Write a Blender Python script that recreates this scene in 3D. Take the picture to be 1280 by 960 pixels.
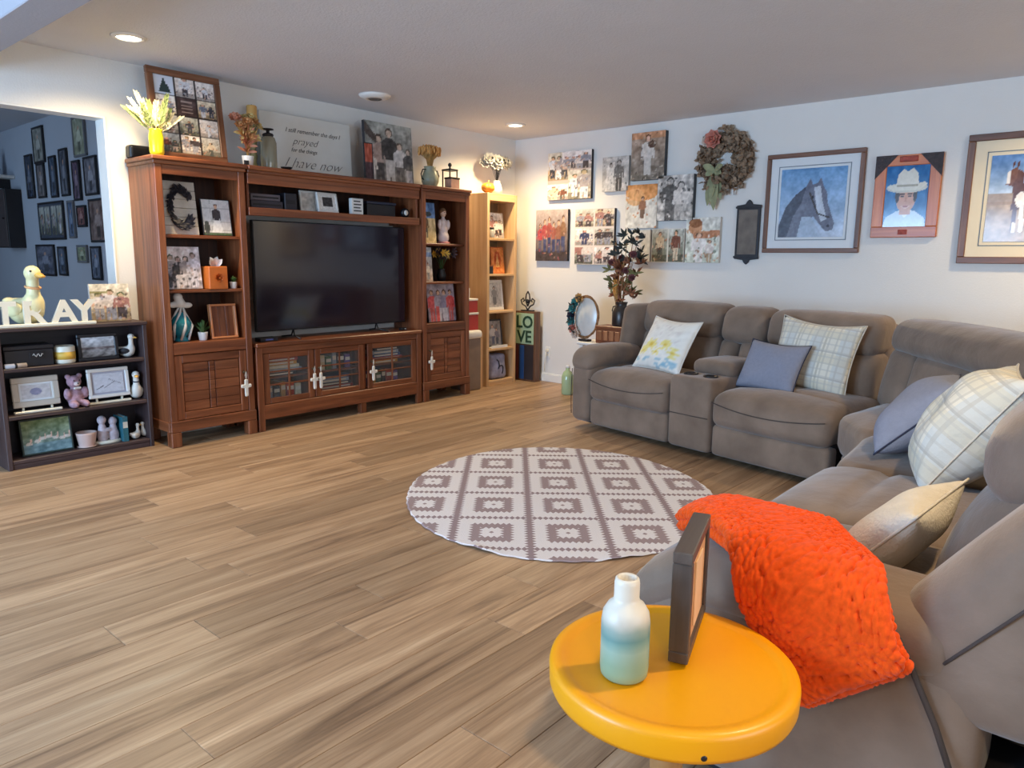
import bpy, bmesh, math, random
import numpy as np
from mathutils import Vector, Matrix, Euler

for o in list(bpy.data.objects): bpy.data.objects.remove(o, do_unlink=True)
scn = bpy.context.scene
COL = scn.collection
R = math.radians
PI = math.pi

# ------------------------------------------------------------------ camera
cam_d = bpy.data.cameras.new('camera'); cam = bpy.data.objects.new('camera', cam_d); COL.objects.link(cam)
cam_d.sensor_fit = 'HORIZONTAL'; cam_d.sensor_width = 36.0; cam_d.lens = 36.0 * 917.33 / 1280.0
cam_d.clip_start = 0.05; cam_d.clip_end = 100
yaw, pitch, roll = R(40.7), R(9.558), R(0.639)
fw = Vector((math.cos(yaw)*math.cos(pitch), math.sin(yaw)*math.cos(pitch), -math.sin(pitch)))
rt = Vector((math.sin(yaw), -math.cos(yaw), 0)); up = rt.cross(fw)
r2 = rt*math.cos(roll) + up*math.sin(roll); u2 = up*math.cos(roll) - rt*math.sin(roll)
M = Matrix((r2, u2, -fw)).transposed().to_4x4(); M.translation = Vector((-5.925, -5.084, 1.231))
cam.matrix_world = M
scn.camera = cam

# ------------------------------------------------------------------ sky, daylight, exposure
scn.view_settings.view_transform = 'Standard'; scn.view_settings.look = 'None'
scn.view_settings.gamma = 1.0; scn.view_settings.use_curve_mapping = False
scn.view_settings.exposure = 0.06
w = bpy.data.worlds.new('sky'); scn.world = w; w.use_nodes = True
bgn = w.node_tree.nodes['Background']; bgn.inputs[0].default_value = (0.62, 0.78, 1.0, 1); bgn.inputs[1].default_value = 1.0

def area(name, loc, rot, sx, sy, power, color):
    d = bpy.data.lights.new(name, 'AREA'); d.shape = 'RECTANGLE'; d.size = sx; d.size_y = sy
    d.energy = power; d.color = color
    o = bpy.data.objects.new(name, d); COL.objects.link(o); o.location = loc; o.rotation_euler = rot
    return o
DAY = (0.40, 0.655, 1.0)
# daylight through the windows of the room behind the camera; the hall lamp is added fill, its source unseen
area('daylight_window_one', (-8.90, -2.2, 1.35), (0, R(-90), 0), 1.5, 2.6, 265, DAY)
area('daylight_window_two', (-4.6, -8.90, 1.35), (R(90), 0, 0), 3.2, 1.5, 75, (0.78, 0.89, 1.0))
area('added_hall_daylight', (-6.10, 2.6, 1.5), (0, R(-90), 0), 1.3, 1.4, 13, (0.46, 0.70, 1.0))

# ------------------------------------------------------------------ helpers
def lin(c):
    c = np.asarray(c, float)
    return np.where(c <= 0.04045, c/12.92, ((c+0.055)/1.055)**2.4)
def S(r, g, b): return tuple(lin(np.array([r, g, b])/255.0)) + (1.0,)

def tagit(o, label=None, cat=None, group=None, kind=None):
    if label: o['label'] = label
    if cat: o['category'] = cat
    if group: o['group'] = group
    if kind: o['kind'] = kind
    return o
def thing(name, label, cat, loc=(0, 0, 0), rot=(0, 0, 0), group=None):
    o = bpy.data.objects.new(name, None); COL.objects.link(o); o.empty_display_size = 0.05
    o.location = loc; o.rotation_euler = rot if not isinstance(rot, (int, float)) else (0, 0, rot)
    return tagit(o, label, cat, group)
def link(name, me, mat, parent=None, loc=None, rot=None, smooth=False):
    o = bpy.data.objects.new(name, me); COL.objects.link(o)
    if mat is not None and not me.materials: me.materials.append(mat)
    if parent is not None: o.parent = parent
    if loc is not None: o.location = loc
    if rot is not None: o.rotation_euler = rot
    if smooth:
        me.polygons.foreach_set('use_smooth', [True]*len(me.polygons))
    return o
def pyd(name, v, f, mat, parent=None, loc=None, rot=None, smooth=False):
    me = bpy.data.meshes.new(name); me.from_pydata([tuple(map(float, p)) for p in v], [], [tuple(map(int, q)) for q in f]); me.update()
    return link(name, me, mat, parent, loc, rot, smooth)
def frombm(name, bm, mat, parent=None, loc=None, rot=None, smooth=False):
    me = bpy.data.meshes.new(name); bm.to_mesh(me); bm.free()
    return link(name, me, mat, parent, loc, rot, smooth)
def bm_box(bm, x0, x1, y0, y1, z0, z1, bev=0.0, seg=1):
    vs = [bm.verts.new((x, y, z)) for x in (x0, x1) for y in (y0, y1) for z in (z0, z1)]
    fs = [(0,1,3,2),(4,6,7,5),(0,4,5,1),(2,3,7,6),(0,2,6,4),(1,5,7,3)]
    ff = [bm.faces.new([vs[i] for i in q]) for q in fs]
    if bev > 0:
        es = set(e for f in ff for e in f.edges)
        bmesh.ops.bevel(bm, geom=list(es), offset=bev, segments=seg, profile=0.5, affect='EDGES', clamp_overlap=True)
def bx(name, x0, x1, y0, y1, z0, z1, mat, parent=None, bev=0.003, loc=None, rot=None, seg=1):
    bm = bmesh.new(); bm_box(bm, min(x0,x1), max(x0,x1), min(y0,y1), max(y0,y1), min(z0,z1), max(z0,z1), bev, seg)
    return frombm(name, bm, mat, parent, loc, rot)
def boxes(name, lst, mat, parent=None, bev=0.002, loc=None, rot=None):
    bm = bmesh.new()
    for b in lst: bm_box(bm, *b, bev)
    return frombm(name, bm, mat, parent, loc, rot)
def lathe(name, prof, mat, parent=None, loc=None, rot=None, seg=24, sx=1.0, sy=1.0, smooth=True):
    v = []; f = []
    n = len(prof)
    for k in range(seg):
        a = 2*PI*k/seg
        for r, z in prof: v.append((r*math.cos(a)*sx, r*math.sin(a)*sy, z))
    for k in range(seg):
        for i in range(n-1):
            a, b = k*n+i, ((k+1) % seg)*n+i
            f.append((a, b, b+1, a+1))
    bm = bmesh.new(); vs = [bm.verts.new(p) for p in v]
    for q in f: bm.faces.new([vs[i] for i in q])
    bmesh.ops.remove_doubles(bm, verts=bm.verts, dist=1e-5)
    bmesh.ops.recalc_face_normals(bm, faces=bm.faces)
    o = frombm(name, bm, mat, parent, loc, rot, smooth)
    return o
def tube_vf(pts, rad, seg=8, cap=True, closed=False):
    pts = [Vector(p) for p in pts]; n = len(pts); v = []; f = []
    prev = None
    for i, p in enumerate(pts):
        if closed: t = (pts[(i+1) % n]-pts[i-1])
        else: t = (pts[min(i+1, n-1)]-pts[max(i-1, 0)])
        t.normalize()
        if prev is None:
            a = Vector((0, 0, 1)) if abs(t.z) < 0.9 else Vector((1, 0, 0))
            nrm = t.cross(a).normalized()
        else:
            nrm = (prev - t*prev.dot(t)).normalized()
        prev = nrm; bn = t.cross(nrm)
        r = rad[i] if hasattr(rad, '__len__') else rad
        for k in range(seg):
            a = 2*PI*k/seg
            v.append(p + (nrm*math.cos(a)+bn*math.sin(a))*r)
    m = n if closed else n-1
    for i in range(m):
        for k in range(seg):
            a = i*seg+k; b = i*seg+(k+1) % seg; j = ((i+1) % n)*seg
            f.append((a, b, j+(k+1) % seg, j+k))
    if cap and not closed:
        f.append(tuple(reversed(range(seg)))); f.append(tuple((n-1)*seg+k for k in range(seg)))
    return v, f
def tube(name, pts, rad, mat, parent=None, seg=8, closed=False, loc=None, rot=None):
    v, f = tube_vf(pts, rad, seg, True, closed)
    return pyd(name, v, f, mat, parent, loc, rot, True)
class Acc:
    """collects several shapes that make up ONE part"""
    def __init__(s): s.v = []; s.f = []
    def add(s, v, f):
        k = len(s.v); s.v += [tuple(p) for p in v]; s.f += [tuple(i+k for i in q) for q in f]
        return s
    def tube(s, pts, rad, seg=6, closed=False): return s.add(*tube_vf(pts, rad, seg, True, closed))
    def build(s, name, mat, parent=None, smooth=True, loc=None, rot=None): return pyd(name, s.v, s.f, mat, parent, loc, rot, smooth)
def leaf_vf(base, tip, width, normal, bend=0.0, n=5):
    """a flat pointed leaf with a folded midrib"""
    b = Vector(base); t = Vector(tip); d = t-b; L = d.length; d.normalize()
    nn = Vector(normal); nn = (nn-d*nn.dot(d)); nn = nn.normalized() if nn.length > 1e-6 else d.orthogonal().normalized()
    sd = d.cross(nn)
    v = []; f = []
    for i in range(n+1):
        u = i/n; wd = width*math.sin(PI*min(1, u*0.94+0.05))**0.8*0.5
        c = b+d*(L*u)+nn*(bend*L*math.sin(PI*u*0.5)**2)
        v += [c-sd*wd+nn*wd*0.35, c, c+sd*wd+nn*wd*0.35]
    for i in range(n):
        k = i*3
        f += [(k, k+1, k+4, k+3), (k+1, k+2, k+5, k+4)]
    return v, f
def ball_vf(c, r, seg=10, rings=6):
    r = r if hasattr(r, '__len__') else (r, r, r)
    v = []; f = []
    for i in range(rings+1):
        th = PI*i/rings
        for k in range(seg):
            a = 2*PI*k/seg
            v.append((c[0]+r[0]*math.sin(th)*math.cos(a), c[1]+r[1]*math.sin(th)*math.sin(a), c[2]+r[2]*math.cos(th)))
    for i in range(rings):
        for k in range(seg):
            f.append((i*seg+k, (i+1)*seg+k, (i+1)*seg+(k+1) % seg, i*seg+(k+1) % seg))
    return v, f
_mbn = [0]
def blob(name, els, mat, parent=None, loc=None, rot=None, res=0.012):
    """one continuous organic body grown from overlapping balls; els = (x,y,z,rx,ry,rz)"""
    _mbn[0] += 1
    nm = 'blobtmp' + ''.join(chr(97+int(d)) for d in str(_mbn[0])) + 'z'
    md = bpy.data.metaballs.new(nm); md.resolution = res; md.threshold = 0.1
    ob = bpy.data.objects.new(nm, md); COL.objects.link(ob)
    for (x, y, z, a, b, c) in els:
        e = md.elements.new(); e.type = 'ELLIPSOID'; e.co = (x, y, z); m = max(a, b, c)
        k = 1.27; e.radius = m*k; e.size_x = a/m; e.size_y = b/m; e.size_z = c/m; e.stiffness = 2.0
    dg = bpy.context.evaluated_depsgraph_get(); dg.update()
    me = bpy.data.meshes.new_from_object(ob.evaluated_get(dg)); me.name = name
    bpy.data.objects.remove(ob); bpy.data.metaballs.remove(md)
    me.materials.clear()
    return link(name, me, mat, parent, loc, rot, True)
def rbox(name, x0, x1, y0, y1, z0, z1, mat, parent=None, r=0.05, puff=(0, 0, 0), n=9, fn=None, loc=None, rot=None):
    """a soft upholstered block: rounded edges, bulging faces; fn reshapes the vertex array"""
    h = np.array([x1-x0, y1-y0, z1-z0])/2.0; c = np.array([x0+x1, y0+y1, z0+z1])/2.0
    r = min(r, h.min()*0.98)
    def axis(hh):
        e = np.array([0, .12, .3, .55, 1.0])*r
        mid = np.linspace(-(hh-r), hh-r, n)
        return np.concatenate([-hh+e[:-1], mid, (hh-e[:-1])[::-1]])
    ax = [axis(a) for a in h]
    bm_v = {}; V = []; F = []
    def vid(p):
        k = tuple(np.round(p, 6))
        if k not in bm_v: bm_v[k] = len(V); V.append(p)
        return bm_v[k]
    for d in range(3):
        a, b = [(1, 2), (2, 0), (0, 1)][d]
        A, B = ax[a], ax[b]
        for sgn in (-1, 1):
            ids = np.zeros((len(A), len(B)), int)
            for i, u in enumerate(A):
                for j, w_ in enumerate(B):
                    p = np.zeros(3); p[d] = sgn*h[d]; p[a] = u; p[b] = w_
                    ids[i, j] = vid(p)
            for i in range(len(A)-1):
                for j in range(len(B)-1):
                    q = (ids[i, j], ids[i+1, j], ids[i+1, j+1], ids[i, j+1])
                    F.append(q if sgn > 0 else q[::-1])
    V = np.array(V)
    q = V.copy(); inner = np.clip(q, -(h-r), h-r); dv = q-inner; L = np.linalg.norm(dv, axis=1, keepdims=True); L[L < 1e-9] = 1
    V = inner+dv/L*r
    nrm = V/h
    for d in range(3):
        if puff[d]:
            o = [k for k in range(3) if k != d]
            V[:, d] += puff[d]*nrm[:, d]*np.clip(1-nrm[:, o[0]]**2, 0, 1)*np.clip(1-nrm[:, o[1]]**2, 0, 1)
    V = V+c
    if fn is not None: V = fn(V)
    return pyd(name, V, F, mat, parent, loc, rot, True)
def text(name, body, size, mat, parent, loc, shear=0.0, ext=0.001, align='CENTER', sx=1.0, bold=0.0, rot=(R(90), 0, 0)):
    cu = bpy.data.curves.new(name, 'FONT'); cu.body = body; cu.size = size; cu.shear = shear; cu.extrude = ext
    cu.align_x = align; cu.offset = bold; cu.resolution_u = 3
    ob = bpy.data.objects.new(name+'_tmp', cu); COL.objects.link(ob)
    dg = bpy.context.evaluated_depsgraph_get(); dg.update()
    me = bpy.data.meshes.new_from_object(ob.evaluated_get(dg)); me.name = name
    bpy.data.objects.remove(ob); bpy.data.curves.remove(cu)
    me.materials.clear()
    for v in me.vertices: v.co.x *= sx
    return link(name, me, mat, parent, loc, rot)
def copy_tree(o, parent=None, **kw):
    c = o.copy(); COL.objects.link(c)
    if parent is not None: c.parent = parent
    for ch in list(o.children): copy_tree(ch, c)
    for k, v in kw.items(): c[k] = v
    return c

# ------------------------------------------------------------------ procedural materials
MATS = {}
def nodes(name):
    m = bpy.data.materials.new(name); m.use_nodes = True; nt = m.node_tree
    return m, nt, nt.nodes['Principled BSDF']
def N(nt, typ, **kw):
    n = nt.nodes.new(typ)
    for k, v in kw.items(): setattr(n, k, v)
    return n
def ramp(nt, stops):
    n = nt.nodes.new('ShaderNodeValToRGB'); cr = n.color_ramp
    while len(cr.elements) < len(stops): cr.elements.new(0.5)
    for e, (p, c) in zip(cr.elements, stops): e.position = p; e.color = c
    return n
def mx(c, k): return tuple(min(1, max(0, x*k)) for x in c[:3]) + (1.0,)
def mat(name, c, rough=0.6, var=0.08, scale=8.0, bump=0.0, bscale=60.0, metal=0.0, spec=0.5, emit=None, sheen=0.0, coat=0.0):
    """plain painted / cloth / ceramic surface with fine procedural variation"""
    if name in MATS: return MATS[name]
    m, nt, b = nodes(name)
    tc = N(nt, 'ShaderNodeTexCoord'); no = N(nt, 'ShaderNodeTexNoise'); no.inputs['Scale'].default_value = scale; no.inputs['Detail'].default_value = 4
    nt.links.new(tc.outputs['Object'], no.inputs['Vector'])
    rp = ramp(nt, [(0.3, mx(c, 1-var)), (0.7, mx(c, 1+var))])
    nt.links.new(no.outputs['Fac'], rp.inputs[0]); nt.links.new(rp.outputs[0], b.inputs['Base Color'])
    b.inputs['Roughness'].default_value = rough; b.inputs['Metallic'].default_value = metal; b.inputs['Specular IOR Level'].default_value = spec
    if sheen: b.inputs['Sheen Weight'].default_value = sheen; b.inputs['Sheen Roughness'].default_value = 0.5
    if coat: b.inputs['Coat Weight'].default_value = coat; b.inputs['Coat Roughness'].default_value = 0.15
    if bump:
        n2 = N(nt, 'ShaderNodeTexNoise'); n2.inputs['Scale'].default_value = bscale; n2.inputs['Detail'].default_value = 3
        nt.links.new(tc.outputs['Object'], n2.inputs['Vector'])
        bp = N(nt, 'ShaderNodeBump'); bp.inputs['Strength'].default_value = bump; bp.inputs['Distance'].default_value = 0.01
        nt.links.new(n2.outputs['Fac'], bp.inputs['Height']); nt.links.new(bp.outputs[0], b.inputs['Normal'])
    if emit:
        b.inputs['Emission Color'].default_value = emit[0]; b.inputs['Emission Strength'].default_value = emit[1]
    MATS[name] = m; return m
def wood(name, cd, cm, cl, axis=0, rough=0.45, scale=1.0, rnd=True, bump=0.15):
    """wood with grain running along one object axis"""
    key = name+'xyz'[axis]
    if key in MATS: return MATS[key]
    m, nt, b = nodes(key)
    tc = N(nt, 'ShaderNodeTexCoord'); mp = N(nt, 'ShaderNodeMapping')
    sc = [22*scale]*3; sc[axis] = 1.3*scale; mp.inputs['Scale'].default_value = sc
    nt.links.new(tc.outputs['Object'], mp.inputs['Vector'])
    oi = N(nt, 'ShaderNodeObjectInfo'); ml = N(nt, 'ShaderNodeMath', operation='MULTIPLY'); ml.inputs[1].default_value = 37.0
    nt.links.new(oi.outputs['Random'], ml.inputs[0]); nt.links.new(ml.outputs[0], mp.inputs['Location'])
    no = N(nt, 'ShaderNodeTexNoise'); no.inputs['Scale'].default_value = 1.0; no.inputs['Detail'].default_value = 7; no.inputs['Roughness'].default_value = 0.62; no.inputs['Distortion'].default_value = 0.6
    nt.links.new(mp.outputs[0], no.inputs['Vector'])
    rp = ramp(nt, [(0.28, cd), (0.5, cm), (0.75, cl)])
    nt.links.new(no.outputs['Fac'], rp.inputs[0])
    hs = N(nt, 'ShaderNodeHueSaturation')
    mr = N(nt, 'ShaderNodeMapRange'); mr.inputs[3].default_value = 0.86; mr.inputs[4].default_value = 1.12
    nt.links.new(oi.outputs['Random'], mr.inputs[0]); nt.links.new(mr.outputs[0], hs.inputs['Value'])
    nt.links.new(rp.outputs[0], hs.inputs['Color']); nt.links.new(hs.outputs[0], b.inputs['Base Color'])
    b.inputs['Roughness'].default_value = rough
    bp = N(nt, 'ShaderNodeBump'); bp.inputs['Strength'].default_value = bump; bp.inputs['Distance'].default_value = 0.004
    nt.links.new(no.outputs['Fac'], bp.inputs['Height']); nt.links.new(bp.outputs[0], b.inputs['Normal'])
    MATS[key] = m; return m
def print_mat(rough, name):
    if name in MATS: return MATS[name]
    m, nt, b = nodes(name)
    at = N(nt, 'ShaderNodeAttribute'); at.attribute_name = 'ink'
    nt.links.new(at.outputs['Color'], b.inputs['Base Color']); b.inputs['Roughness'].default_value = rough
    MATS[name] = m; return m
M_PRINT = print_mat(0.55, 'canvas_print'); M_GLOSSPRINT = print_mat(0.12, 'glazed_print'); M_CLOTHPRINT = print_mat(0.9, 'cloth_print')

CH = (S(76,37,20), S(124,69,40), S(158,98,62))          # reddish brown cabinet wood
def cab(axis): return wood('cabinet_wood', *CH, axis=axis, rough=0.38)
PN = (S(196,150,98), S(214,172,122), S(228,192,146))
def pine(axis): return wood('pine_wood', *PN, axis=axis, rough=0.5)
DK = (S(44,32,34), S(66,50,50), S(88,70,68))
def dark(axis): return wood('dark_wood', *DK, axis=axis, rough=0.5)
FR = (S(84,50,32), S(118,76,50), S(146,102,74))
def frw(axis): return wood('frame_wood', *FR, axis=axis, rough=0.4)
M_WHITE = mat('white_paint', S(232,229,222), 0.5, 0.03)
M_CREAM = mat('cream_ceramic', S(238,230,208), 0.25, 0.04)
M_CERAM = mat('white_ceramic', S(236,234,230), 0.2, 0.03)
M_BLACK = mat('black_plastic', S(26,25,28), 0.4, 0.1)
M_METAL = mat('dark_metal', S(52,50,52), 0.4, 0.1, metal=0.7)
M_BLACKM = mat('black_wood', S(30,28,32), 0.45, 0.15)
M_GREEN = mat('leaf_green', S(70,104,58), 0.6, 0.3, scale=30)
M_STRAW = mat('straw', S(196,152,88), 0.8, 0.25, scale=40)

# ------------------------------------------------------------------ prints drawn as flat colour on a fine mesh
class Pic:
    def __init__(s, nx, ny, c=(200, 200, 200)):
        s.nx, s.ny = nx, ny; s.u, s.v = np.meshgrid(np.linspace(0, 1, nx), np.linspace(0, 1, ny)); s.a = np.zeros((ny, nx, 3)); s.a[:] = np.array(c)/255.0
    def fill(s, mask, c, k=1.0): s.a[mask] = s.a[mask]*(1-k)+np.array(c)/255.0*k; return s
    def rect(s, x0, x1, y0, y1, c, k=1.0): return s.fill((s.u >= x0) & (s.u <= x1) & (s.v >= y0) & (s.v <= y1), c, k)
    def ell(s, cx, cy, rx, ry, c, rot=0.0, k=1.0):
        du, dv = s.u-cx, s.v-cy; cr, sr = math.cos(rot), math.sin(rot)
        a = (du*cr+dv*sr)/rx; b = (-du*sr+dv*cr)/ry
        return s.fill(a*a+b*b <= 1, c, k)
    def poly(s, pts, c, k=1.0):
        inside = np.zeros(s.u.shape, bool); n = len(pts)
        for i in range(n):
            x1, y1 = pts[i]; x2, y2 = pts[(i+1) % n]
            cond = ((y1 > s.v) != (y2 > s.v))
            with np.errstate(divide='ignore', invalid='ignore'):
                xi = (x2-x1)*(s.v-y1)/((y2-y1) if y2 != y1 else 1e-9)+x1
            inside ^= cond & (s.u < xi)
        return s.fill(inside, c, k)
    def line(s, x0, y0, x1, y1, wd, c, k=1.0):
        dx, dy = x1-x0, y1-y0; L2 = dx*dx+dy*dy+1e-12
        t = np.clip(((s.u-x0)*dx+(s.v-y0)*dy)/L2, 0, 1)
        return s.fill(((s.u-x0-t*dx)**2+(s.v-y0-t*dy)**2) <= wd*wd, c, k)
    def grad(s, c0, c1, y0=0.0, y1=1.0):
        m = (s.v >= y0) & (s.v <= y1); t = ((s.v-y0)/(y1-y0+1e-9))[..., None]
        g = np.array(c0)/255.0*(1-t)+np.array(c1)/255.0*t
        s.a[m] = g[m]; return s
    def noise(s, amp, seed, cells=12):
        r = np.random.RandomState(seed)
        for k in (cells, cells*2):
            g = r.rand(k+2, k+2)-0.5
            x = s.u*k; y = s.v*k; i = np.floor(x).astype(int); j = np.floor(y).astype(int); fx = x-i; fy = y-j
            q = g[j, i]*(1-fx)*(1-fy)+g[j, i+1]*fx*(1-fy)+g[j+1, i]*(1-fx)*fy+g[j+1, i+1]*fx*fy
            s.a += (q*amp)[..., None]
        return s
    def gray(s, k=1.0, tint=(1, 0.97, 0.93)):
        l = (s.a@np.array([.3, .59, .11]))[..., None]*np.array(tint); s.a = s.a*(1-k)+l*k; return s
    def person(s, cx, y0, h, top=(90, 110, 160), low=(60, 60, 80), skin=(214, 170, 142), hair=(90, 60, 40), wd=1.0, hat=None):
        hw = h*0.15*wd
        s.poly([(cx-hw*.75, y0), (cx-hw*.1, y0), (cx, y0+h*.42), (cx+hw*.1, y0), (cx+hw*.75, y0), (cx+hw*.85, y0+h*.5), (cx-hw*.85, y0+h*.5)], low)
        s.poly([(cx-hw*.8, y0+h*.42), (cx+hw*.8, y0+h*.42), (cx+hw*1.15, y0+h*.76), (cx+hw*.5, y0+h*.83), (cx-hw*.5, y0+h*.83), (cx-hw*1.15, y0+h*.76)], top)
        s.line(cx-hw*1.1, y0+h*.74, cx-hw*1.25, y0+h*.45, hw*.22, top); s.line(cx+hw*1.1, y0+h*.74, cx+hw*1.25, y0+h*.45, hw*.22, top)
        s.ell(cx, y0+h*.925, hw*.62, h*.09, hair); s.ell(cx, y0+h*.90, hw*.46, h*.068, skin)
        if hat: s.ell(cx, y0+h*.95, hw*1.0, h*.022, hat); s.ell(cx, y0+h*.98, hw*.55, h*.045, hat)
        return s
    def mess(s, seed, n, cols, y1=.72, r0=.05, k=.75):
        r = random.Random(seed*13+1)
        for _ in range(n): s.ell(r.uniform(0, 1), r.uniform(0, y1), r.uniform(.3, 1)*r0, r.uniform(.3, 1.2)*r0, r.choice(cols), r.uniform(0, 3), k)
        return s
    def paste(s, o, x0, x1, y0, y1):
        m = (s.u >= x0) & (s.u <= x1) & (s.v >= y0) & (s.v <= y1)
        i = np.clip(((s.u[m]-x0)/(x1-x0)*(o.nx-1)).round().astype(int), 0, o.nx-1); j = np.clip(((s.v[m]-y0)/(y1-y0)*(o.ny-1)).round().astype(int), 0, o.ny-1)
        s.a[m] = o.a[j, i]; return s
PALS = [((150,60,70),(60,66,100),(196,190,190),(92,112,160)), ((226,214,206),(150,150,160),(70,60,62),(170,120,110)), ((200,120,80),(90,90,80),(220,200,170),(120,70,50)), ((120,130,150),(220,220,224),(60,60,70),(170,160,160))]
SKY = [((176,164,140),(206,200,190)), ((196,170,130),(232,220,196)), ((116,118,96),(196,196,186)), ((220,206,196),(240,232,226))]
def family(nx, ny, n=4, seed=0, bg=0, pal=0, h=0.7, bw=0.0, nz=0.12):
    r = random.Random(seed); p = Pic(nx, ny); p.grad(SKY[bg][0], SKY[bg][1]); p.noise(nz*1.6, seed+5, 7)
    p.rect(0, 1, 0, 0.16+0.1*r.random(), tuple(int(k*0.72) for k in SKY[bg][0]), 0.8)
    for i in range(n):
        cx = (i+0.5)/n*0.84+0.08+r.uniform(-.02, .02); hh = h*r.uniform(.74, 1.05)
        P = PALS[pal]
        p.person(cx, r.uniform(.02, .1), hh, r.choice(P), r.choice(P[1:3]), (r.randint(196,224), 160+r.randint(0,18), 138), (r.randint(50,130), r.randint(40,90), 40), wd=min(1.5, 1.6*0.8/(n*0.3*hh)*0.55+0.35))
    p.mess(seed, 34, PALS[pal]+((214,170,142),(80,58,46)))
    p.noise(nz, seed+9, 16)
    if bw: p.gray(bw)
    return p
def collage(nx, ny, cols, rows, seed=0, gap=0.012, bgc=(236,230,224), bw=0.0, pals=(0, 1, 2), h=0.8):
    p = Pic(nx, ny, bgc); r = random.Random(seed)
    for i in range(cols):
        for j in range(rows):
            q = family(36, 36, r.choice([1, 2, 2, 3]), seed*31+i*7+j, r.randint(0, 3), r.choice(pals), h*r.uniform(1.1, 1.4), bw)
            p.paste(q, i/cols+gap, (i+1)/cols-gap, j/rows+gap, (j+1)/rows-gap)
    return p
def ink(me, cols):
    at = me.color_attributes.new('ink', 'FLOAT_COLOR', 'POINT')
    c = np.ones((len(me.vertices), 4), np.float32); c[:, :3] = lin(np.clip(cols, 0, 1)); at.data.foreach_set('color', c.ravel())
def show(name, pic, x0, x1, z0, z1, y, parent, m=None, loc=None, rot=None):
    """flat print facing -y, drawn on a grid"""
    nx, ny = pic.nx, pic.ny
    X, Z = np.meshgrid(np.linspace(x0, x1, nx), np.linspace(z0, z1, ny))
    V = np.stack([X.ravel(), np.full(nx*ny, y), Z.ravel()], 1)
    F = [(j*nx+i, j*nx+i+1, (j+1)*nx+i+1, (j+1)*nx+i) for j in range(ny-1) for i in range(nx-1)]
    me = bpy.data.meshes.new(name); me.from_pydata(V.tolist(), [], F); me.update(); ink(me, pic.a.reshape(-1, 3))
    return link(name, me, m or M_PRINT, parent, loc, rot)
RW = R(-90)     # turn of everything that hangs on, or faces away from, the right wall
def canvas(label, loc, rz, w_, h_, pic, d=0.035, side=None, lean=0.0, group=None, name='photo_canvas', cat='canvas print'):
    t = thing(name, label, cat, loc, (R(lean), 0, rz), group)
    bx('stretched_canvas', -w_/2, w_/2, -d, 0, 0, h_, side or M_WHITE, t, 0.003)
    show('print', pic, -w_/2+.001, w_/2-.001, .001, h_-.001, -d-.0012, t)
    return t
def framed(label, loc, rz, w_, h_, fwid, pic, fm, d=0.025, matw=0.0, matm=None, lean=0.0, group=None, name='picture_frame', cat='picture frame', glaze=True, line=None):
    t = thing(name, label, cat, loc, (R(lean), 0, rz), group)
    fx = fm(0) if callable(fm) else fm; fz = fm(2) if callable(fm) else fm
    bx('frame_rail', -w_/2, w_/2, -d, 0, h_-fwid, h_, fx, t, min(.004, fwid*.2)); bx('frame_rail', -w_/2, w_/2, -d, 0, 0, fwid, fx, t, min(.004, fwid*.2))
    bx('frame_stile', -w_/2, -w_/2+fwid, -d-.0005, 0, fwid, h_-fwid, fz, t, min(.004, fwid*.2)); bx('frame_stile', w_/2-fwid, w_/2, -d-.0005, 0, fwid, h_-fwid, fz, t, min(.004, fwid*.2))
    a, b_ = w_/2-fwid, fwid
    bx('backing', -a, a, -d*.45, -.001, b_, h_-b_, M_BLACKM, t, 0)
    if matw:
        bx('mat_board', -a, a, -d*.6, -d*.45-.0005, b_, h_-b_, matm or M_WHITE, t, 0)
        if line:
            g = matw*0.72
            boxes('mat_line', [(-a+g, a-g, -d*.6-.002, -d*.6-.0005, b_+g, b_+g+.006), (-a+g, a-g, -d*.6-.002, -d*.6-.0005, h_-b_-g-.006, h_-b_-g), (-a+g, -a+g+.006, -d*.6-.002, -d*.6-.0005, b_+g, h_-b_-g), (a-g-.006, a-g, -d*.6-.002, -d*.6-.0005, b_+g, h_-b_-g)], line, t, 0)
    a -= matw; b_ += matw
    show('print', pic, -a, a, b_, h_-b_, -d*.6-.003, t, M_GLOSSPRINT if glaze else M_PRINT)
    return t

# ================================================================== THE ROOM
H = 2.44
def paint(name, c, bump=0.12):
    m = mat(name, c, 0.75, 0.015, scale=3, bump=bump, bscale=90, spec=0.3); return m
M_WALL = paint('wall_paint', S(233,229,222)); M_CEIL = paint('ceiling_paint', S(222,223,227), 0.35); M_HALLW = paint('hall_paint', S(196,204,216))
M_BEAM = paint('beam_paint', S(172,171,178)); M_TRIM = mat('trim_paint', S(238,235,228), 0.4, 0.02)
def struct(o): o['kind'] = 'structure'; return o
OPX0, OPX1, OPZ = -5.25, -3.955, 2.09
struct(boxes('wall_back', [(OPX1, 0, 0, .12, 0, H), (-9, OPX0, 0, .12, 0, H), (OPX0, OPX1, 0, .12, OPZ, H)], M_WALL, bev=0))
struct(bx('wall_right', 0, .12, -9, .12, 0, H, M_WALL, bev=0))
W1 = (-3.5, -.9, .6, 2.1); W2 = (-6.2, -3.0, .6, 2.1)
struct(boxes('wall_left', [(-9.12, -9, -9, W1[0], 0, H), (-9.12, -9, W1[1], .12, 0, H), (-9.12, -9, W1[0], W1[1], 0, W1[2]), (-9.12, -9, W1[0], W1[1], W1[3], H)], M_WALL, bev=0))
struct(boxes('wall_front', [(-9.12, W2[0], -9.12, -9, 0, H), (W2[1], .12, -9.12, -9, 0, H), (W2[0], W2[1], -9.12, -9, 0, W2[2]), (W2[0], W2[1], -9.12, -9, W2[3], H)], M_WALL, bev=0))
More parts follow.
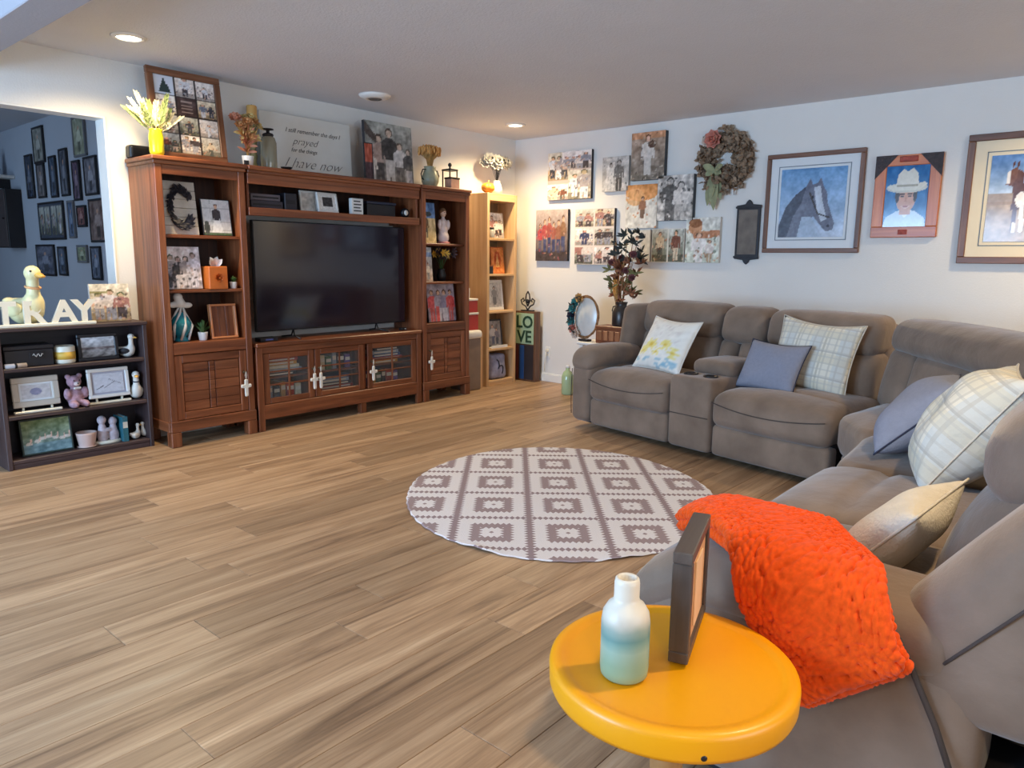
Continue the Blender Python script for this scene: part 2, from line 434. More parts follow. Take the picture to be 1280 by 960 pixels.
def window(name, w_, h_, loc, rz):
    t = bpy.data.objects.new(name, None); COL.objects.link(t); t.location = loc; t.rotation_euler = (0, 0, rz); t['kind'] = 'structure'
    for a in (-w_/2, -w_/6-.02, w_/6-.02, w_/2-.04): bx('window_stile', a, a+.04, -.02, .04, 0, h_, M_TRIM, t)
    for b in (0, h_/2-.02, h_-.04): bx('window_rail', -w_/2, w_/2, -.018, .038, b, b+.04, M_TRIM, t)
    return t
window('window_1', W1[1]-W1[0], W1[3]-W1[2], (-9.06, (W1[0]+W1[1])/2, W1[2]), R(90))
window('window_2', W2[1]-W2[0], W2[3]-W2[2], ((W2[0]+W2[1])/2, -9.06, W2[2]), R(180))
struct(bx('ceiling', -9.12, .12, -9.12, .12, H, H+.1, M_CEIL, bev=0))
struct(bx('trim_1', -4.80, -4.63, -9, 0, 2.25, H, M_BEAM, bev=.004))
# hall beyond the opening
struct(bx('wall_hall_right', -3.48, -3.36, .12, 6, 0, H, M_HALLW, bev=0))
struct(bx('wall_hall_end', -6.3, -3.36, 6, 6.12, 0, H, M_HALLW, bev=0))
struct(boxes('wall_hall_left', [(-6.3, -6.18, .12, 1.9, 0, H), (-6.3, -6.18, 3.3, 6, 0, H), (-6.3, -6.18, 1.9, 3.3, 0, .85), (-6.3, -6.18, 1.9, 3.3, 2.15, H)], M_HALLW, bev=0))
window('added_hall_window', 1.4, 1.3, (-6.24, 2.6, .85), R(90))  # unseen window, added to go with the hall fill lamp
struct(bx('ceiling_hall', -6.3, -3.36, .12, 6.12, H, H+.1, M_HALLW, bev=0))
# baseboards and opening edge
def base(name, lst): return struct(boxes(name, lst, M_TRIM, bev=.003))
base('baseboard_right', [(-.014, 0, -9, -.0, 0, .075), (-.010, 0, -9, 0, .075, .085)])
base('baseboard_back', [(OPX1, -.014, -.014, 0, 0, .085)])
base('baseboard_hall', [(-3.494, -3.48, .12, 6, 0, .085)])
struct(boxes('trim_2', [(OPX1-.012, OPX1, -.006, .126, 0, OPZ), (OPX0, OPX1-.012, -.006, .126, OPZ-.012, OPZ)], M_TRIM, bev=.002))

# ---- floor: single planks
def floor_mat(name, island):
    m, nt, b = nodes(name)
    tc = N(nt, 'ShaderNodeTexCoord'); oi = N(nt, 'ShaderNodeObjectInfo'); ge = N(nt, 'ShaderNodeNewGeometry')
    rnd = ge.outputs['Random Per Island'] if island else oi.outputs['Random']
    off = N(nt, 'ShaderNodeMath', operation='MULTIPLY'); off.inputs[1].default_value = 53.0; nt.links.new(rnd, off.inputs[0])
    def grain(sx, sy, det, dist):
        mp = N(nt, 'ShaderNodeMapping'); mp.inputs['Scale'].default_value = (sx, sy, 1)
        nt.links.new(tc.outputs['Object'], mp.inputs['Vector']); nt.links.new(off.outputs[0], mp.inputs['Location'])
        n = N(nt, 'ShaderNodeTexNoise'); n.inputs['Scale'].default_value = 1; n.inputs['Detail'].default_value = det; n.inputs['Roughness'].default_value = .6; n.inputs['Distortion'].default_value = dist
        nt.links.new(mp.outputs[0], n.inputs['Vector']); return n
    g1 = grain(.8, 13.0, 6, 1.1); g2 = grain(5.0, 130.0, 4, .2)
    r1 = ramp(nt, [(.28, S(128,100,76)), (.45, S(174,140,107)), (.62, S(196,162,127)), (.82, S(214,186,152))])
    nt.links.new(g1.outputs['Fac'], r1.inputs[0])
    r2 = ramp(nt, [(.3, (.72, .70, .68, 1)), (.6, (1, 1, 1, 1))]); nt.links.new(g2.outputs['Fac'], r2.inputs[0])
    mu = N(nt, 'ShaderNodeMix', data_type='RGBA', blend_type='MULTIPLY'); mu.inputs[0].default_value = .8
    nt.links.new(r1.outputs[0], mu.inputs[6]); nt.links.new(r2.outputs[0], mu.inputs[7])
    mr = N(nt, 'ShaderNodeMapRange'); mr.inputs[3].default_value = .80; mr.inputs[4].default_value = 1.16; nt.links.new(rnd, mr.inputs[0])
    hs = N(nt, 'ShaderNodeHueSaturation'); nt.links.new(mr.outputs[0], hs.inputs['Value']); nt.links.new(mu.outputs[2], hs.inputs['Color'])
    nt.links.new(hs.outputs[0], b.inputs['Base Color'])
    b.inputs['Roughness'].default_value = .42; b.inputs['Specular IOR Level'].default_value = .4
    bp = N(nt, 'ShaderNodeBump'); bp.inputs['Strength'].default_value = .12; bp.inputs['Distance'].default_value = .003
    nt.links.new(g2.outputs['Fac'], bp.inputs['Height']); nt.links.new(bp.outputs[0], b.inputs['Normal'])
    return m
M_PLANK = floor_mat('vinyl_plank', False); M_PLANKS = floor_mat('vinyl_planks_far', True)
M_SUB = mat('floor_joint', S(84,66,50), 0.8, .1)
floor = struct(bx('floor', -9.12, .12, -9.12, 6.12, -.12, -.004, M_SUB, bev=0))
PW, PL = .182, 1.30
rng = random.Random(4); cache = {}
far = bmesh.new()
row = 0; y = 0.0
while y > -9:
    x = 0.0 + 0.0; first = True; st = rng.choice([.2, .45, .7, .95, 1.2])+rng.uniform(-.08, .08)
    while x > -9:
        L = st if first else PL
        first = False
        L = min(L, x+9)
        if L < .02: break
        x0 = x-L
        if x0 > -6.4 and y > -5.0 and not (x < -5.3 and y > -.6):
            k = round(L, 3)
            if k not in cache:
                bm = bmesh.new(); bm_box(bm, -L/2+.0007, L/2-.0007, -PW/2+.0007, PW/2-.0007, -.004, 0, .0012)
                me = bpy.data.meshes.new('plank'); bm.to_mesh(me); bm.free(); me.materials.append(M_PLANK); cache[k] = me
            o = link('plank', cache[k], None, floor, ((x+x0)/2, y-PW/2, 0))
        else:
            bm_box(far, x0+.0007, x-.0007, y-PW+.0007, y-.0007, -.004, 0, 0)
        x = x0
    y -= PW; row += 1
fo = frombm('plank_field', far, M_PLANKS, floor); fo['kind'] = 'stuff'
bx('hall_flooring', -6.18, -3.48, 0, 6, -.004, 0, M_PLANKS, floor, 0)

# ---- ceiling lamps, vent, outlet
WARM = (1.0, .77, .45)
M_LENS = mat('lamp_lens', S(255,244,224), .4, 0, emit=((1, .9, .74, 1), 9.0))
def can_light(x, y, label, power):
    t = thing('recessed_light', label, 'ceiling light', (x, y, H), 0, 'recessed ceiling lights')
    lathe('trim_ring', [(.062, -.004), (.066, -.012), (.088, -.007), (.092, 0), (.06, 0), (.06, -.004)], M_TRIM, t, seg=32)
    lathe('lens', [(0, -.008), (.04, -.009), (.063, -.006), (.063, -.002), (0, -.002)], M_LENS, t, seg=32)
    d = bpy.data.lights.new('recessed_light_glow', 'SPOT'); d.energy = power; d.color = WARM; d.spot_size = R(150); d.spot_blend = .8; d.shadow_soft_size = .06
    o = bpy.data.objects.new('recessed_light_glow', d); COL.objects.link(o); o.parent = t; o.location = (0, 0, -.03)
can_light(-4.03, -.60, 'round recessed ceiling light above the yellow vase and the hall opening', 125)
can_light(-.67, -.57, 'round recessed ceiling light above the pine bookcase in the corner', 120)
can_light(-.62, -4.95, 'round recessed ceiling light above the corner of the sectional sofa', 105)
can_light(-3.9, -5.2, 'round recessed ceiling light above the yellow side table', 110)
can_light(-6.3, -5.9, 'round recessed ceiling light added out of view behind the yellow side table', 75)  # added out of view to warm the near sofa arm and foreground
t = thing('ceiling_vent', 'small round white ceiling vent between the two recessed lights', 'vent', (-2.23, -.52, H))
lathe('housing', [(.0, -.01), (.05, -.012), (.055, -.03), (.075, -.03), (.115, -.012), (.12, 0), (0, 0)], M_TRIM, t, seg=32)
for r_ in (.022, .040): lathe('louver', [(r_, -.012), (r_+.003, -.034), (r_+.010, -.03), (r_+.008, -.012)], mat('vent_grey', S(120,114,110), .6), t, seg=28)
t = thing('wall_outlet', 'white wall outlet with a plugged-in cord in the corner', 'outlet', (0, -.47, .30), RW)
bx('cover_plate', -.036, .036, -.006, 0, -.058, .058, M_WHITE, t, .003)
for z in (.022, -.022): bx('socket', -.016, .016, -.009, -.005, z-.013, z+.013, M_CREAM, t, .002)
bx('plug', -.012, .012, -.035, -.009, .01, .034, M_CREAM, t, .003)
tube('cord', [(0, -.03, .012), (.0, -.04, -.05), (-.02, -.03, -.12), (-.03, -.02, -.2)], .003, M_CREAM, t)

# ================================================================== ENTERTAINMENT CENTRE
CT = 1.845; CF = -.38      # top height, front plane
M_KNOB = mat('knob_metal', S(90,76,58), .35, .1, metal=.8)
def door_cabinet(t, x0, x1, z0, z1, knob_x):
    """framed wooden door with a panel made of boards"""
    d = bx('door', x0, x1, CF+.012, CF+.02, z0, z1, cab(2), t, 0)
    s = .05
    bx('stile', x0, x0+s, CF-.006, CF+.012, z0, z1, cab(2), d); bx('stile', x1-s, x1, CF-.006, CF+.012, z0, z1, cab(2), d)
    bx('rail', x0+s, x1-s, CF-.006, CF+.012, z1-s, z1, cab(0), d); bx('rail', x0+s, x1-s, CF-.006, CF+.012, z0, z0+s, cab(0), d)
    a, b = x0+s+.004, x1-s-.004; wd = (b-a)
    cuts = [(a, a+wd*.44), (a+wd*.45, a+wd*.55), (a+wd*.56, b)]
    zz = np.linspace(z0+s+.004, z1-s-.004, 6)
    for (p, q) in cuts:
        for i in range(5): bx('panel_board', p+.001, q-.001, CF+.002 if q-p > .1 else CF-.001, CF+.012, zz[i]+.001, zz[i+1]-.001, cab(0), d, .002)
    lathe('knob', [(.0, -.022), (.009, -.02), (.011, -.014), (.005, -.008), (.005, 0), (0, 0)], M_KNOB, d, (knob_x, CF-.006, (z0+z1)/2+.06), (R(-90), 0, 0), seg=12)
    return d
def tower(name, label, x0, x1, z_sh, door_knob_right, levels):
    t = thing(name, label, 'cabinet', (0, 0, 0))
    bk = -.012
    for a in (x0, x1-.025):
        bx('side_panel', a, a+.025, CF+.01, bk, .10, CT-.05, cab(2), t)
    bx('back_panel', x0+.025, x1-.025, bk-.012, bk, .10, CT-.05, wood('cabinet_back', S(40,20,14), S(62,34,22), S(84,50,32), axis=2), t, 0)
    for a in (x0, x1-.045): bx('front_post', a, a+.045, CF-.012, CF+.012, .10, CT-.05, cab(2), t)
    bx('crown_moulding', x0-.018, x1+.018, CF-.03, bk, CT-.028, CT, cab(0), t, .006)
    bx('crown_fillet', x0-.008, x1+.008, CF-.018, bk, CT-.05, CT-.028, cab(0), t, .004)
    bx('header_rail', x0+.045, x1-.045, CF-.008, CF+.012, 1.735, CT-.05, cab(0), t)
    for z in levels: bx('shelf', x0+.025, x1-.025, CF+.03, bk-.012, z-.02, z, cab(0), t)
    bx('middle_rail', x0+.045, x1-.045, CF-.008, CF+.03, z_sh-.075, z_sh, cab(0), t)
    bx('deck_board', x0+.025, x1-.025, CF+.03, bk-.012, z_sh-.025, z_sh, cab(0), t)
    kx = x1-.045-.03 if door_knob_right else x0+.045+.03
    door_cabinet(t, x0+.048, x1-.048, .175, z_sh-.08, kx)
    bx('bottom_rail', x0-.006, x1+.006, CF-.02, CF+.012, .10, .172, cab(0), t, .005)
    bx('plinth_side', x0-.006, x0+.02, CF+.012, bk, .10, .165, cab(1), t); bx('plinth_side', x1-.02, x1+.006, CF+.012, bk, .10, .165, cab(1), t)
    for a in (x0-.006, x1-.062):
        bx('foot', a, a+.068, CF-.02, CF+.05, 0, .10, cab(2), t, .005); bx('foot', a, a+.068, bk-.07, bk, 0, .10, cab(2), t, .005)
    return t
TL = tower('bookcase_tower', 'reddish brown wooden tower cabinet beside the hall opening', -3.845, -3.25, .68, True, [1.02, 1.37])
TR = tower('bookcase_tower', 'reddish brown wooden tower cabinet beside the pine bookcase', -1.65, -1.08, .68, False, [1.04, 1.37])
t = thing('media_bridge', 'reddish brown wooden bridge shelf spanning above the television', 'shelf', (0, 0, 0))
X0, X1 = -3.226, -1.674
bx('crown_moulding', X0, X1, CF-.03, -.012, CT-.028, CT, cab(0), t, .006); bx('crown_fillet', X0, X1, CF-.018, -.012, CT-.05, CT-.028, cab(0), t, .004)
bx('header_rail', X0, X1, CF-.008, CF+.012, 1.725, CT-.05, cab(0), t)
bx('shelf', X0+.02, X1-.02, CF+.012, -.024, 1.55, 1.57, cab(0), t)
bx('bottom_rail', X0, X1, CF-.008, CF+.012, 1.515, 1.57, cab(0), t)
bx('back_panel', X0+.02, X1-.02, -.024, -.012, 1.55, CT-.05, MATS['cabinet_backz'], t, 0)
for a in (X0, X1-.02): bx('side_panel', a, a+.02, CF+.012, -.012, 1.515, CT-.05, cab(2), t)
t = thing('media_console', 'low reddish brown media console with three glass doors under the television', 'cabinet', (0, 0, 0))
X0, X1 = -3.226, -1.674
bx('top', X0, X1, CF-.025, -.02, .605, .635, cab(0), t, .006)
for a in (X0, X1-.03, -2.275): bx('side_panel' if a != -2.275 else 'divider', a, a+.03, CF+.02, -.03, .10, .605, cab(2), t)
bx('divider', -2.755, -2.73, CF+.03, -.03, .19, .605, cab(2), t)
bx('back_panel', X0+.03, X1-.03, -.04, -.03, .10, .605, MATS['cabinet_backz'], t, 0)
bx('deck_board', X0+.03, X1-.03, CF+.03, -.04, .175, .195, cab(0), t)
bx('inner_shelf', X0+.03, X1-.03, CF+.06, -.04, .36, .375, cab(0), t)
bx('upper_rail', X0, X1, CF-.008, CF+.02, .56, .605, cab(0), t)
bx('bottom_rail', X0, X1, CF-.012, CF+.02, .085, .19, cab(0), t, .004)
for a in (X0, X1-.05): bx('front_post', a, a+.05, CF-.014, CF+.02, .0, .605, cab(2), t)
for a in (X0, X1-.06, -2.32): bx('foot', a, a+.06, -.09, -.03, 0, .10, cab(2), t, .004)
bx('foot', -2.32, -2.26, CF, CF+.05, 0, .085, cab(2), t, .004)
m, nt, b = nodes('cabinet_glass'); b.inputs['Base Color'].default_value = (.35, .38, .38, 1); b.inputs['Roughness'].default_value = .03; b.inputs['Alpha'].default_value = .10
nz = N(nt, 'ShaderNodeTexNoise'); nz.inputs['Scale'].default_value = 3; bp = N(nt, 'ShaderNodeBump'); bp.inputs['Strength'].default_value = .03
nt.links.new(nz.outputs['Fac'], bp.inputs['Height']); nt.links.new(bp.outputs[0], b.inputs['Normal']); M_GLASS = m
for (a, b_, kx) in ((-3.172, -2.748, -2.77), (-2.742, -2.285, -2.715), (-2.245, -1.728, -2.215)):
    d = thing('door_leaf', None, None); d.name = 'glass_door'; d.parent = t
    s = .05; z0, z1 = .193, .557
    bx('stile', a, a+s, CF-.006, CF+.014, z0, z1, cab(2), d); bx('stile', b_-s, b_, CF-.006, CF+.014, z0, z1, cab(2), d)
    bx('rail', a+s, b_-s, CF-.006, CF+.014, z1-.04, z1, cab(0), d); bx('rail', a+s, b_-s, CF-.006, CF+.014, z0, z0+.04, cab(0), d)
    mid = (a+b_)/2
    bx('muntin', mid-.006, mid+.006, CF-.002, CF+.01, z0+.04, z1-.04, cab(2), d, .001)
    for k in (1, 2):
        zz = z0+.04+(z1-z0-.08)*k/3; bx('muntin', a+s, b_-s, CF-.001, CF+.009, zz-.005, zz+.005, cab(0), d, .001)
    xs = (a+s, mid-.006, mid+.006, b_-s)
    for k in range(3):
        for (p, q) in ((xs[0], xs[1]), (xs[2], xs[3])):
            h = (z1-z0-.08)/3; bx('pane', p, q, CF+.0095, CF+.0115, z0+.04+h*k+.005*(k > 0), z0+.04+h*(k+1)-.005*(k < 2), M_GLASS, d, 0)
    lathe('knob', [(.0, -.022), (.009, -.02), (.011, -.014), (.005, -.008), (.005, 0), (0, 0)], M_KNOB, d, (kx, CF-.006, .415), (R(-90), 0, 0), seg=12)

# hanging white crosses
M_CROSS = mat('chalk_white', S(226,220,206), .6, .06)
def cross(x, z, label):
    t = thing('hanging_cross', label, 'cross ornament', (x, CF-.0305, z), 0, 'white crosses hung on the cabinet knobs')
    bm = bmesh.new()
    for b in ((-.012, .012, -.014, -.001, -.060, .03), (-.024, .024, -.013, -.002, -.014, .012)): bm_box(bm, *b, .003)
    for (px, pz) in ((-.026, 0), (.026, 0), (0, .034), (0, -.062)):
        bm_box(bm, px-.013, px+.013, -.0145, -.0015, pz-.013, pz+.013, .006)
    frombm('cross', bm, M_CROSS, t)
    tube('ribbon', [(0, -.008, .05), (-.006, -.010, .075), (0, -.012, .10), (.006, -.010, .075), (0, -.008, .05)], .0022, M_CROSS, t, 6)
    return t
cross(-3.325, .353, 'white ornate cross on the door of the tower by the hall opening')
cross(-2.77, .335, 'white ornate cross on the knob of the first glass console door')
cross(-2.715, .335, 'white ornate cross on the knob of the middle glass console door')
cross(-2.215, .335, 'white ornate cross on the last glass console door beside the tower')
cross(-1.575, .353, 'white ornate cross on the door of the tower by the pine bookcase')

# television
t = thing('television', 'large black flat screen television on the wooden console', 'television', (-2.415, -.22, .635))
m, nt, b = nodes('tv_screen'); b.inputs['Base Color'].default_value = S(30, 22, 36); b.inputs['Roughness'].default_value = .10; b.inputs['Specular IOR Level'].default_value = .7
nz = N(nt, 'ShaderNodeTexNoise'); nz.inputs['Scale'].default_value = 2; mr = N(nt, 'ShaderNodeMapRange'); mr.inputs[3].default_value = .07; mr.inputs[4].default_value = .13
nt.links.new(nz.outputs['Fac'], mr.inputs[0]); nt.links.new(mr.outputs[0], b.inputs['Roughness'])
bx('bezel', -.705, .705, -.012, .02, .062, .86, M_BLACK, t, .004)
bx('screen', -.695, .695, -.0135, -.010, .075, .852, m, t, 0)
bx('rear_housing', -.5, .5, .02, .06, .10, .6, M_BLACK, t, .01)
for s in (-1, 1):
    tube('stand_foot', [(s*.42, -.13, .006), (s*.40, -.02, .02), (s*.395, .0, .07), (s*.40, .02, .02), (s*.42, .12, .006)], .006, M_BLACK, t)
t = thing('cable_box', 'small black cable box on the console beside the television foot', 'cable box', (-3.08, -.29, .635))
bx('casing', -.07, .07, -.04, .04, 0, .03, M_BLACK, t, .004); bx('display', -.03, .03, -.0412, -.04, .01, .02, mat('blue_display', S(90,100,160), .3), t, 0)
t = thing('remote_sensor', 'tiny black receiver with a white light on the console', 'receiver', (-1.80, -.30, .635))
bx('casing', -.03, .03, -.02, .02, 0, .022, M_BLACK, t, .004); bx('light', .005, .02, -.0212, -.02, .008, .015, M_WHITE, t, 0)

# ================================================================== PINE BOOKCASE, DARK SHELF
t = thing('bookcase', 'tall narrow pine bookcase standing in the corner', 'bookcase', (0, 0, 0))
X0, X1, BF = -.70, -.265, -.26
for a in (X0, X1-.035): bx('side_panel', a, a+.035, BF, -.016, 0, 1.86, pine(2), t)
bx('top', X0+.035, X1-.035, BF, -.016, 1.79, 1.86, pine(0), t)
for z in (1.44, 1.10, .74, .37, .055): bx('shelf', X0+.035, X1-.035, BF+.004, -.026, z-.022, z, pine(0), t)
bx('kick_board', X0+.035, X1-.035, BF+.006, BF+.02, 0, .033, pine(0), t)
bx('back_panel', X0+.035, X1-.035, -.026, -.016, .0, 1.79, wood('pine_back', S(120,92,60), S(140,110,76), S(156,126,90), axis=2), t, 0)
PINE_X = (X0+X1)/2
t = thing('low_shelf', 'low dark brown open shelf in front of the hall opening', 'shelf', (0, 0, 0))
X0, X1, DF = -4.72, -3.895, -.24
for a in (X0, X1-.025): bx('side_panel', a, a+.025, DF, -.012, 0, .80, dark(2), t)
bx('top', X0-.004, X1+.004, DF-.008, -.012, .80, .822, dark(0), t)
for z in (.59, .315, .055): bx('shelf', X0+.025, X1-.025, DF+.004, -.024, z-.022, z, dark(0), t)
bx('kick_board', X0+.025, X1-.025, DF+.008, DF+.022, 0, .033, dark(0), t)
bx('back_panel', X0+.025, X1-.025, -.024, -.012, .0, .80, wood('dark_back', S(24,18,22), S(34,26,32), S(44,36,42), axis=0), t, 0)

# ================================================================== SECTIONAL SOFA
def fabric():
    m, nt, b = nodes('sofa_fabric')
    tc = N(nt, 'ShaderNodeTexCoord'); n1 = N(nt, 'ShaderNodeTexNoise'); n1.inputs['Scale'].default_value = 5; n1.inputs['Detail'].default_value = 5
    nt.links.new(tc.outputs['Object'], n1.inputs['Vector'])
    rp = ramp(nt, [(.3, S(116,98,84)), (.7, S(142,122,106))]); nt.links.new(n1.outputs['Fac'], rp.inputs[0]); nt.links.new(rp.outputs[0], b.inputs['Base Color'])
    b.inputs['Roughness'].default_value = .9; b.inputs['Specular IOR Level'].default_value = .2; b.inputs['Sheen Weight'].default_value = .35; b.inputs['Sheen Roughness'].default_value = .45
    n2 = N(nt, 'ShaderNodeTexNoise'); n2.inputs['Scale'].default_value = 9; n2.inputs['Detail'].default_value = 8; n2.inputs['Roughness'].default_value = .55; nt.links.new(tc.outputs['Object'], n2.inputs['Vector'])
    bp = N(nt, 'ShaderNodeBump'); bp.inputs['Strength'].default_value = .35; bp.inputs['Distance'].default_value = .02
    nt.links.new(n2.outputs['Fac'], bp.inputs['Height']); nt.links.new(bp.outputs[0], b.inputs['Normal'])
    return m
M_SOFA = fabric(); M_SEAM = mat('sofa_seam', S(72,62,57), .9, .1); M_STITCH = mat('sofa_stitch', S(176,160,146), .9, .1)
M_BASE = mat('sofa_underside', S(34,31,34), .9, .1)
def lean(z0, k, sag=0.0):
    def f(V):
        V = V.copy(); V[:, 1] += (V[:, 2]-z0)*k; return V
    return f
def waterfall(y0, drop, reach=.16):
    """rounds the front of a seat cushion downwards"""
    def f(V):
        V = V.copy(); t_ = np.clip((y0+reach-V[:, 1])/reach, 0, 1); top = (V[:, 2]-V[:, 2].min())/(V[:, 2].max()-V[:, 2].min())
        V[:, 2] -= drop*t_**2*top
        V[:, 2] -= .020*np.exp(-((V[:, 1]-y0-.27)/.022)**2)*top**2      # tufted crease between footrest and seat
        return V
    return f
def seam(parent, pts, r_=.0035, m=None): return tube('seam', pts, r_, m or M_SEAM, parent, 6)
def arc(p, q, h, n=9, ax=2):
    p = np.array(p, float); q = np.array(q, float); out = []
    for i in range(n):
        u_ = i/(n-1); v = p*(1-u_)+q*u_; v[ax] += h*4*u_*(1-u_); out.append(tuple(v))
    return out
def seat_unit(t, x0, x1, zt=.455, dep=.60):
    s = rbox('seat_cushion', x0+.004, x1-.004, -.035, dep, .235, zt, M_SOFA, t, .065, (0, .018, .034), n=17, fn=waterfall(-.035, .035))
    seam(s, [((x0+x1)/2+u_*(x1-x0)*.47, -.0365-.0175*(1-u_*u_), zt-.070-.035*(1-u_*u_)) for u_ in np.linspace(-1, 1, 15)], .0032)
    rbox('footrest_panel', x0+.004, x1-.004, -.008, .10, .045, .245, M_SOFA, t, .035, (0, .012, 0), n=7)
def back_unit(t, x0, x1, split, zt=.93, y0=.55, head=.24, kk=.22, wing=0):
    zh = zt-head
    mid = x0+(x1-x0)*split if split else None
    for (a, b_) in ([(x0, mid), (mid, x1)] if split else [(x0, x1)]):
        rbox('back_cushion', a+.004, b_-.004, y0, y0+.22, .40, zh+.03, M_SOFA, t, .06, (0, .03, 0), n=7, fn=lean(.42, kk))
    rbox('headrest', x0+.003, x1-.003, y0-.03, y0+.24, zh, zt, M_SOFA, t, .075, (0, .03, .012), n=8, fn=lean(.42, kk))
    rbox('back_shell', x0+.006, x1-.006, y0+.15, y0+.36, .06, zt-.05, M_SOFA, t, .05, n=5, fn=lean(.06, .06))

# --- loveseat with console along the right wall
A = thing('reclining_loveseat', 'taupe microfiber reclining loveseat with a cup holder console', 'sofa', (-1.50, -1.93, 0), R(-101))
rbox('base', .02, 1.97, .05, .88, .035, .26, M_BASE, A, .02, n=4)
seat_unit(A, .125, .862); seat_unit(A, 1.205, 1.985)
back_unit(A, .045, .775, 0, .935); back_unit(A, .78, 1.135, .45, .925); back_unit(A, 1.14, 1.90, .62, .925)
rbox('back_wing', -.05, .09, .42, .86, .42, .91, M_SOFA, A, .06, (.01, .01, 0), n=6, fn=lean(.42, .16))
ar = rbox('arm', -.075, .12, -.01, .84, .045, .49, M_SOFA, A, .055, (.012, .008, 0), n=7)
rbox('arm_pad', -.085, .145, -.02, .56, .455, .605, M_SOFA, A, .07, (.01, .012, .015), n=8, fn=lambda V: np.stack([V[:, 0], V[:, 1], V[:, 2]-np.clip(.12-V[:, 1], 0, 1)**2*2.2], 1))
seam(ar, arc((-.05, -.016, .10), (-.05, -.016, .44), -.006, ax=1), .003)
cs = rbox('console', .868, 1.198, -.015, .60, .045, .515, M_SOFA, A, .035, (0, .006, 0), n=7)
rbox('console_lid', .875, 1.19, .20, .58, .50, .60, M_SOFA, A, .045, (0, .005, .012), n=7)
seam(cs, [(.875, -.021, .27), (1.19, -.021, .27)], .003)
M_CUP = mat('cup_holder_plastic', S(28,26,28), .35, .1)
for x in (.955, 1.11): lathe('cup_holder', [(.036, .516), (.043, .524), (.047, .524), (.047, .515), (.036, .515), (.034, .517), (.0, .517)], M_CUP, A, (x, .10, 0), seg=24)

# --- corner wedge
Wd = thing('corner_wedge', 'taupe microfiber corner seat joining the two sofa runs', 'sofa', (0, 0, 0), 0)
def slab(name, outline, z0, z1, mat_, parent, r=.05, puff=.03, taper=0.0):
    """soft slab over a convex outline: rounded rim, domed top"""
    P = np.array(outline, float)
    # resample the outline with rounded corners
    pts = []
    n = len(P)
    for i in range(n):
        a, b_, c = P[i-1], P[i], P[(i+1) % n]
        d1 = (a-b_)/np.linalg.norm(a-b_); d2 = (c-b_)/np.linalg.norm(c-b_); k = min(.09, np.linalg.norm(a-b_)*.4, np.linalg.norm(c-b_)*.4)
        p, q = b_+d1*k, b_+d2*k
        for t_ in np.linspace(0, 1, 5): pts.append((1-t_)**2*p+2*t_*(1-t_)*b_+t_**2*q)
        # straight stretch to the next corner
        nx_ = P[(i+1) % n]; d3 = (b_-nx_)/np.linalg.norm(b_-nx_); k2 = min(.09, np.linalg.norm(b_-nx_)*.4); e = nx_+d3*k2
        for t_ in (.25, .5, .75): pts.append(q*(1-t_)+e*t_)
    pts = np.array(pts); cen = pts.mean(0)
    rings = []
    prof = [(0, z0+r*.0, .0), (0, z0+r, 1.), (0, z1-r, 1.)] 
    V = []; m_ = len(pts)
    def ring(scale_in, z): 
        d = pts-cen; L = np.linalg.norm(d, axis=1, keepdims=True)
        V.extend([tuple(q)+(z,) for q in cen+d*(1-scale_in/L)])
    lev = [(r, z0), (r*.3, z0+r*.3), (0, z0+r), (0, (z0+z1)/2), (0, z1-r)]
    for a in (20, 45, 70, 90): lev.append((r*(1-math.cos(R(a))), z1-r+r*math.sin(R(a))))
    for s_, z in lev: ring(s_, z)
    base_in = r
    d = pts-cen
    for f_ in (.8, .6, .4, .2): V.extend([tuple(q)+(z1+puff*(1-f_**2),) for q in cen+(d*(1-base_in/np.linalg.norm(d, axis=1, keepdims=True)))*f_])
    V.append(tuple(cen)+(z1+puff,))
    F = []; nr = len(lev)+4
    for i in range(nr-1):
        for k in range(m_): F.append((i*m_+k, i*m_+(k+1) % m_, (i+1)*m_+(k+1) % m_, (i+1)*m_+k))
    for k in range(m_): F.append(((nr-1)*m_+k, (nr-1)*m_+(k+1) % m_, nr*m_))
    F.append(tuple(reversed(range(m_))))
    return pyd(name, V, F, mat_, parent, None, None, True)
# world points of the wedge
slab('seat_cushion', [(-1.915, -3.905), (-1.30, -4.02), (-1.85, -4.42), (-2.29, -4.13)], .235, .452, M_SOFA, Wd, .06, .028)
slab('seat_cushion', [(-2.30, -4.14), (-1.86, -4.44), (-2.40, -4.86), (-2.93, -4.86), (-2.93, -4.20)], .235, .452, M_SOFA, Wd, .06, .028)
slab('base', [(-1.95, -3.94), (-1.02, -4.10), (-1.30, -5.1), (-2.91, -5.1), (-2.91, -4.23), (-2.30, -4.17)], .035, .25, M_SOFA, Wd, .03, 0)
def wedge_back(p, q, parts, zt, head=.19):
    """back section between two floor points p>q, facing the seat"""
    p = Vector(p); q = Vector(q); L = (q-p).length; a = math.atan2(q.y-p.y, q.x-p.x)
    h = bpy.data.objects.new('back_section', None); COL.objects.link(h); h.parent = Wd; h.location = (p.x, p.y, 0); h.rotation_euler = (0, 0, a); h.empty_display_size = .05
    zh = zt-head
    x = 0
    for k in range(len(parts)-1):
        u0, u1 = parts[k]*L, parts[k+1]*L
        rbox('back_cushion', u0+.004, u1-.004, 0, .20, .40, zh+.03, M_SOFA, h, .055, (0, .03, 0), n=6, fn=lean(.42, .2))
    rbox('headrest', .003, L-.003, -.03, .22, zh, zt, M_SOFA, h, .075, (0, .03, .012), n=8, fn=lean(.42, .2))
    rbox('back_shell', .12, L-.02, .12, .3, .06, zt-.06, M_SOFA, h, .05, n=4)
wedge_back((-1.268, -3.915), (-2.33, -4.72), (0, .22, .62, 1), .925)
wedge_back((-2.36, -4.78), (-2.935, -4.80), (0, 1), .93)

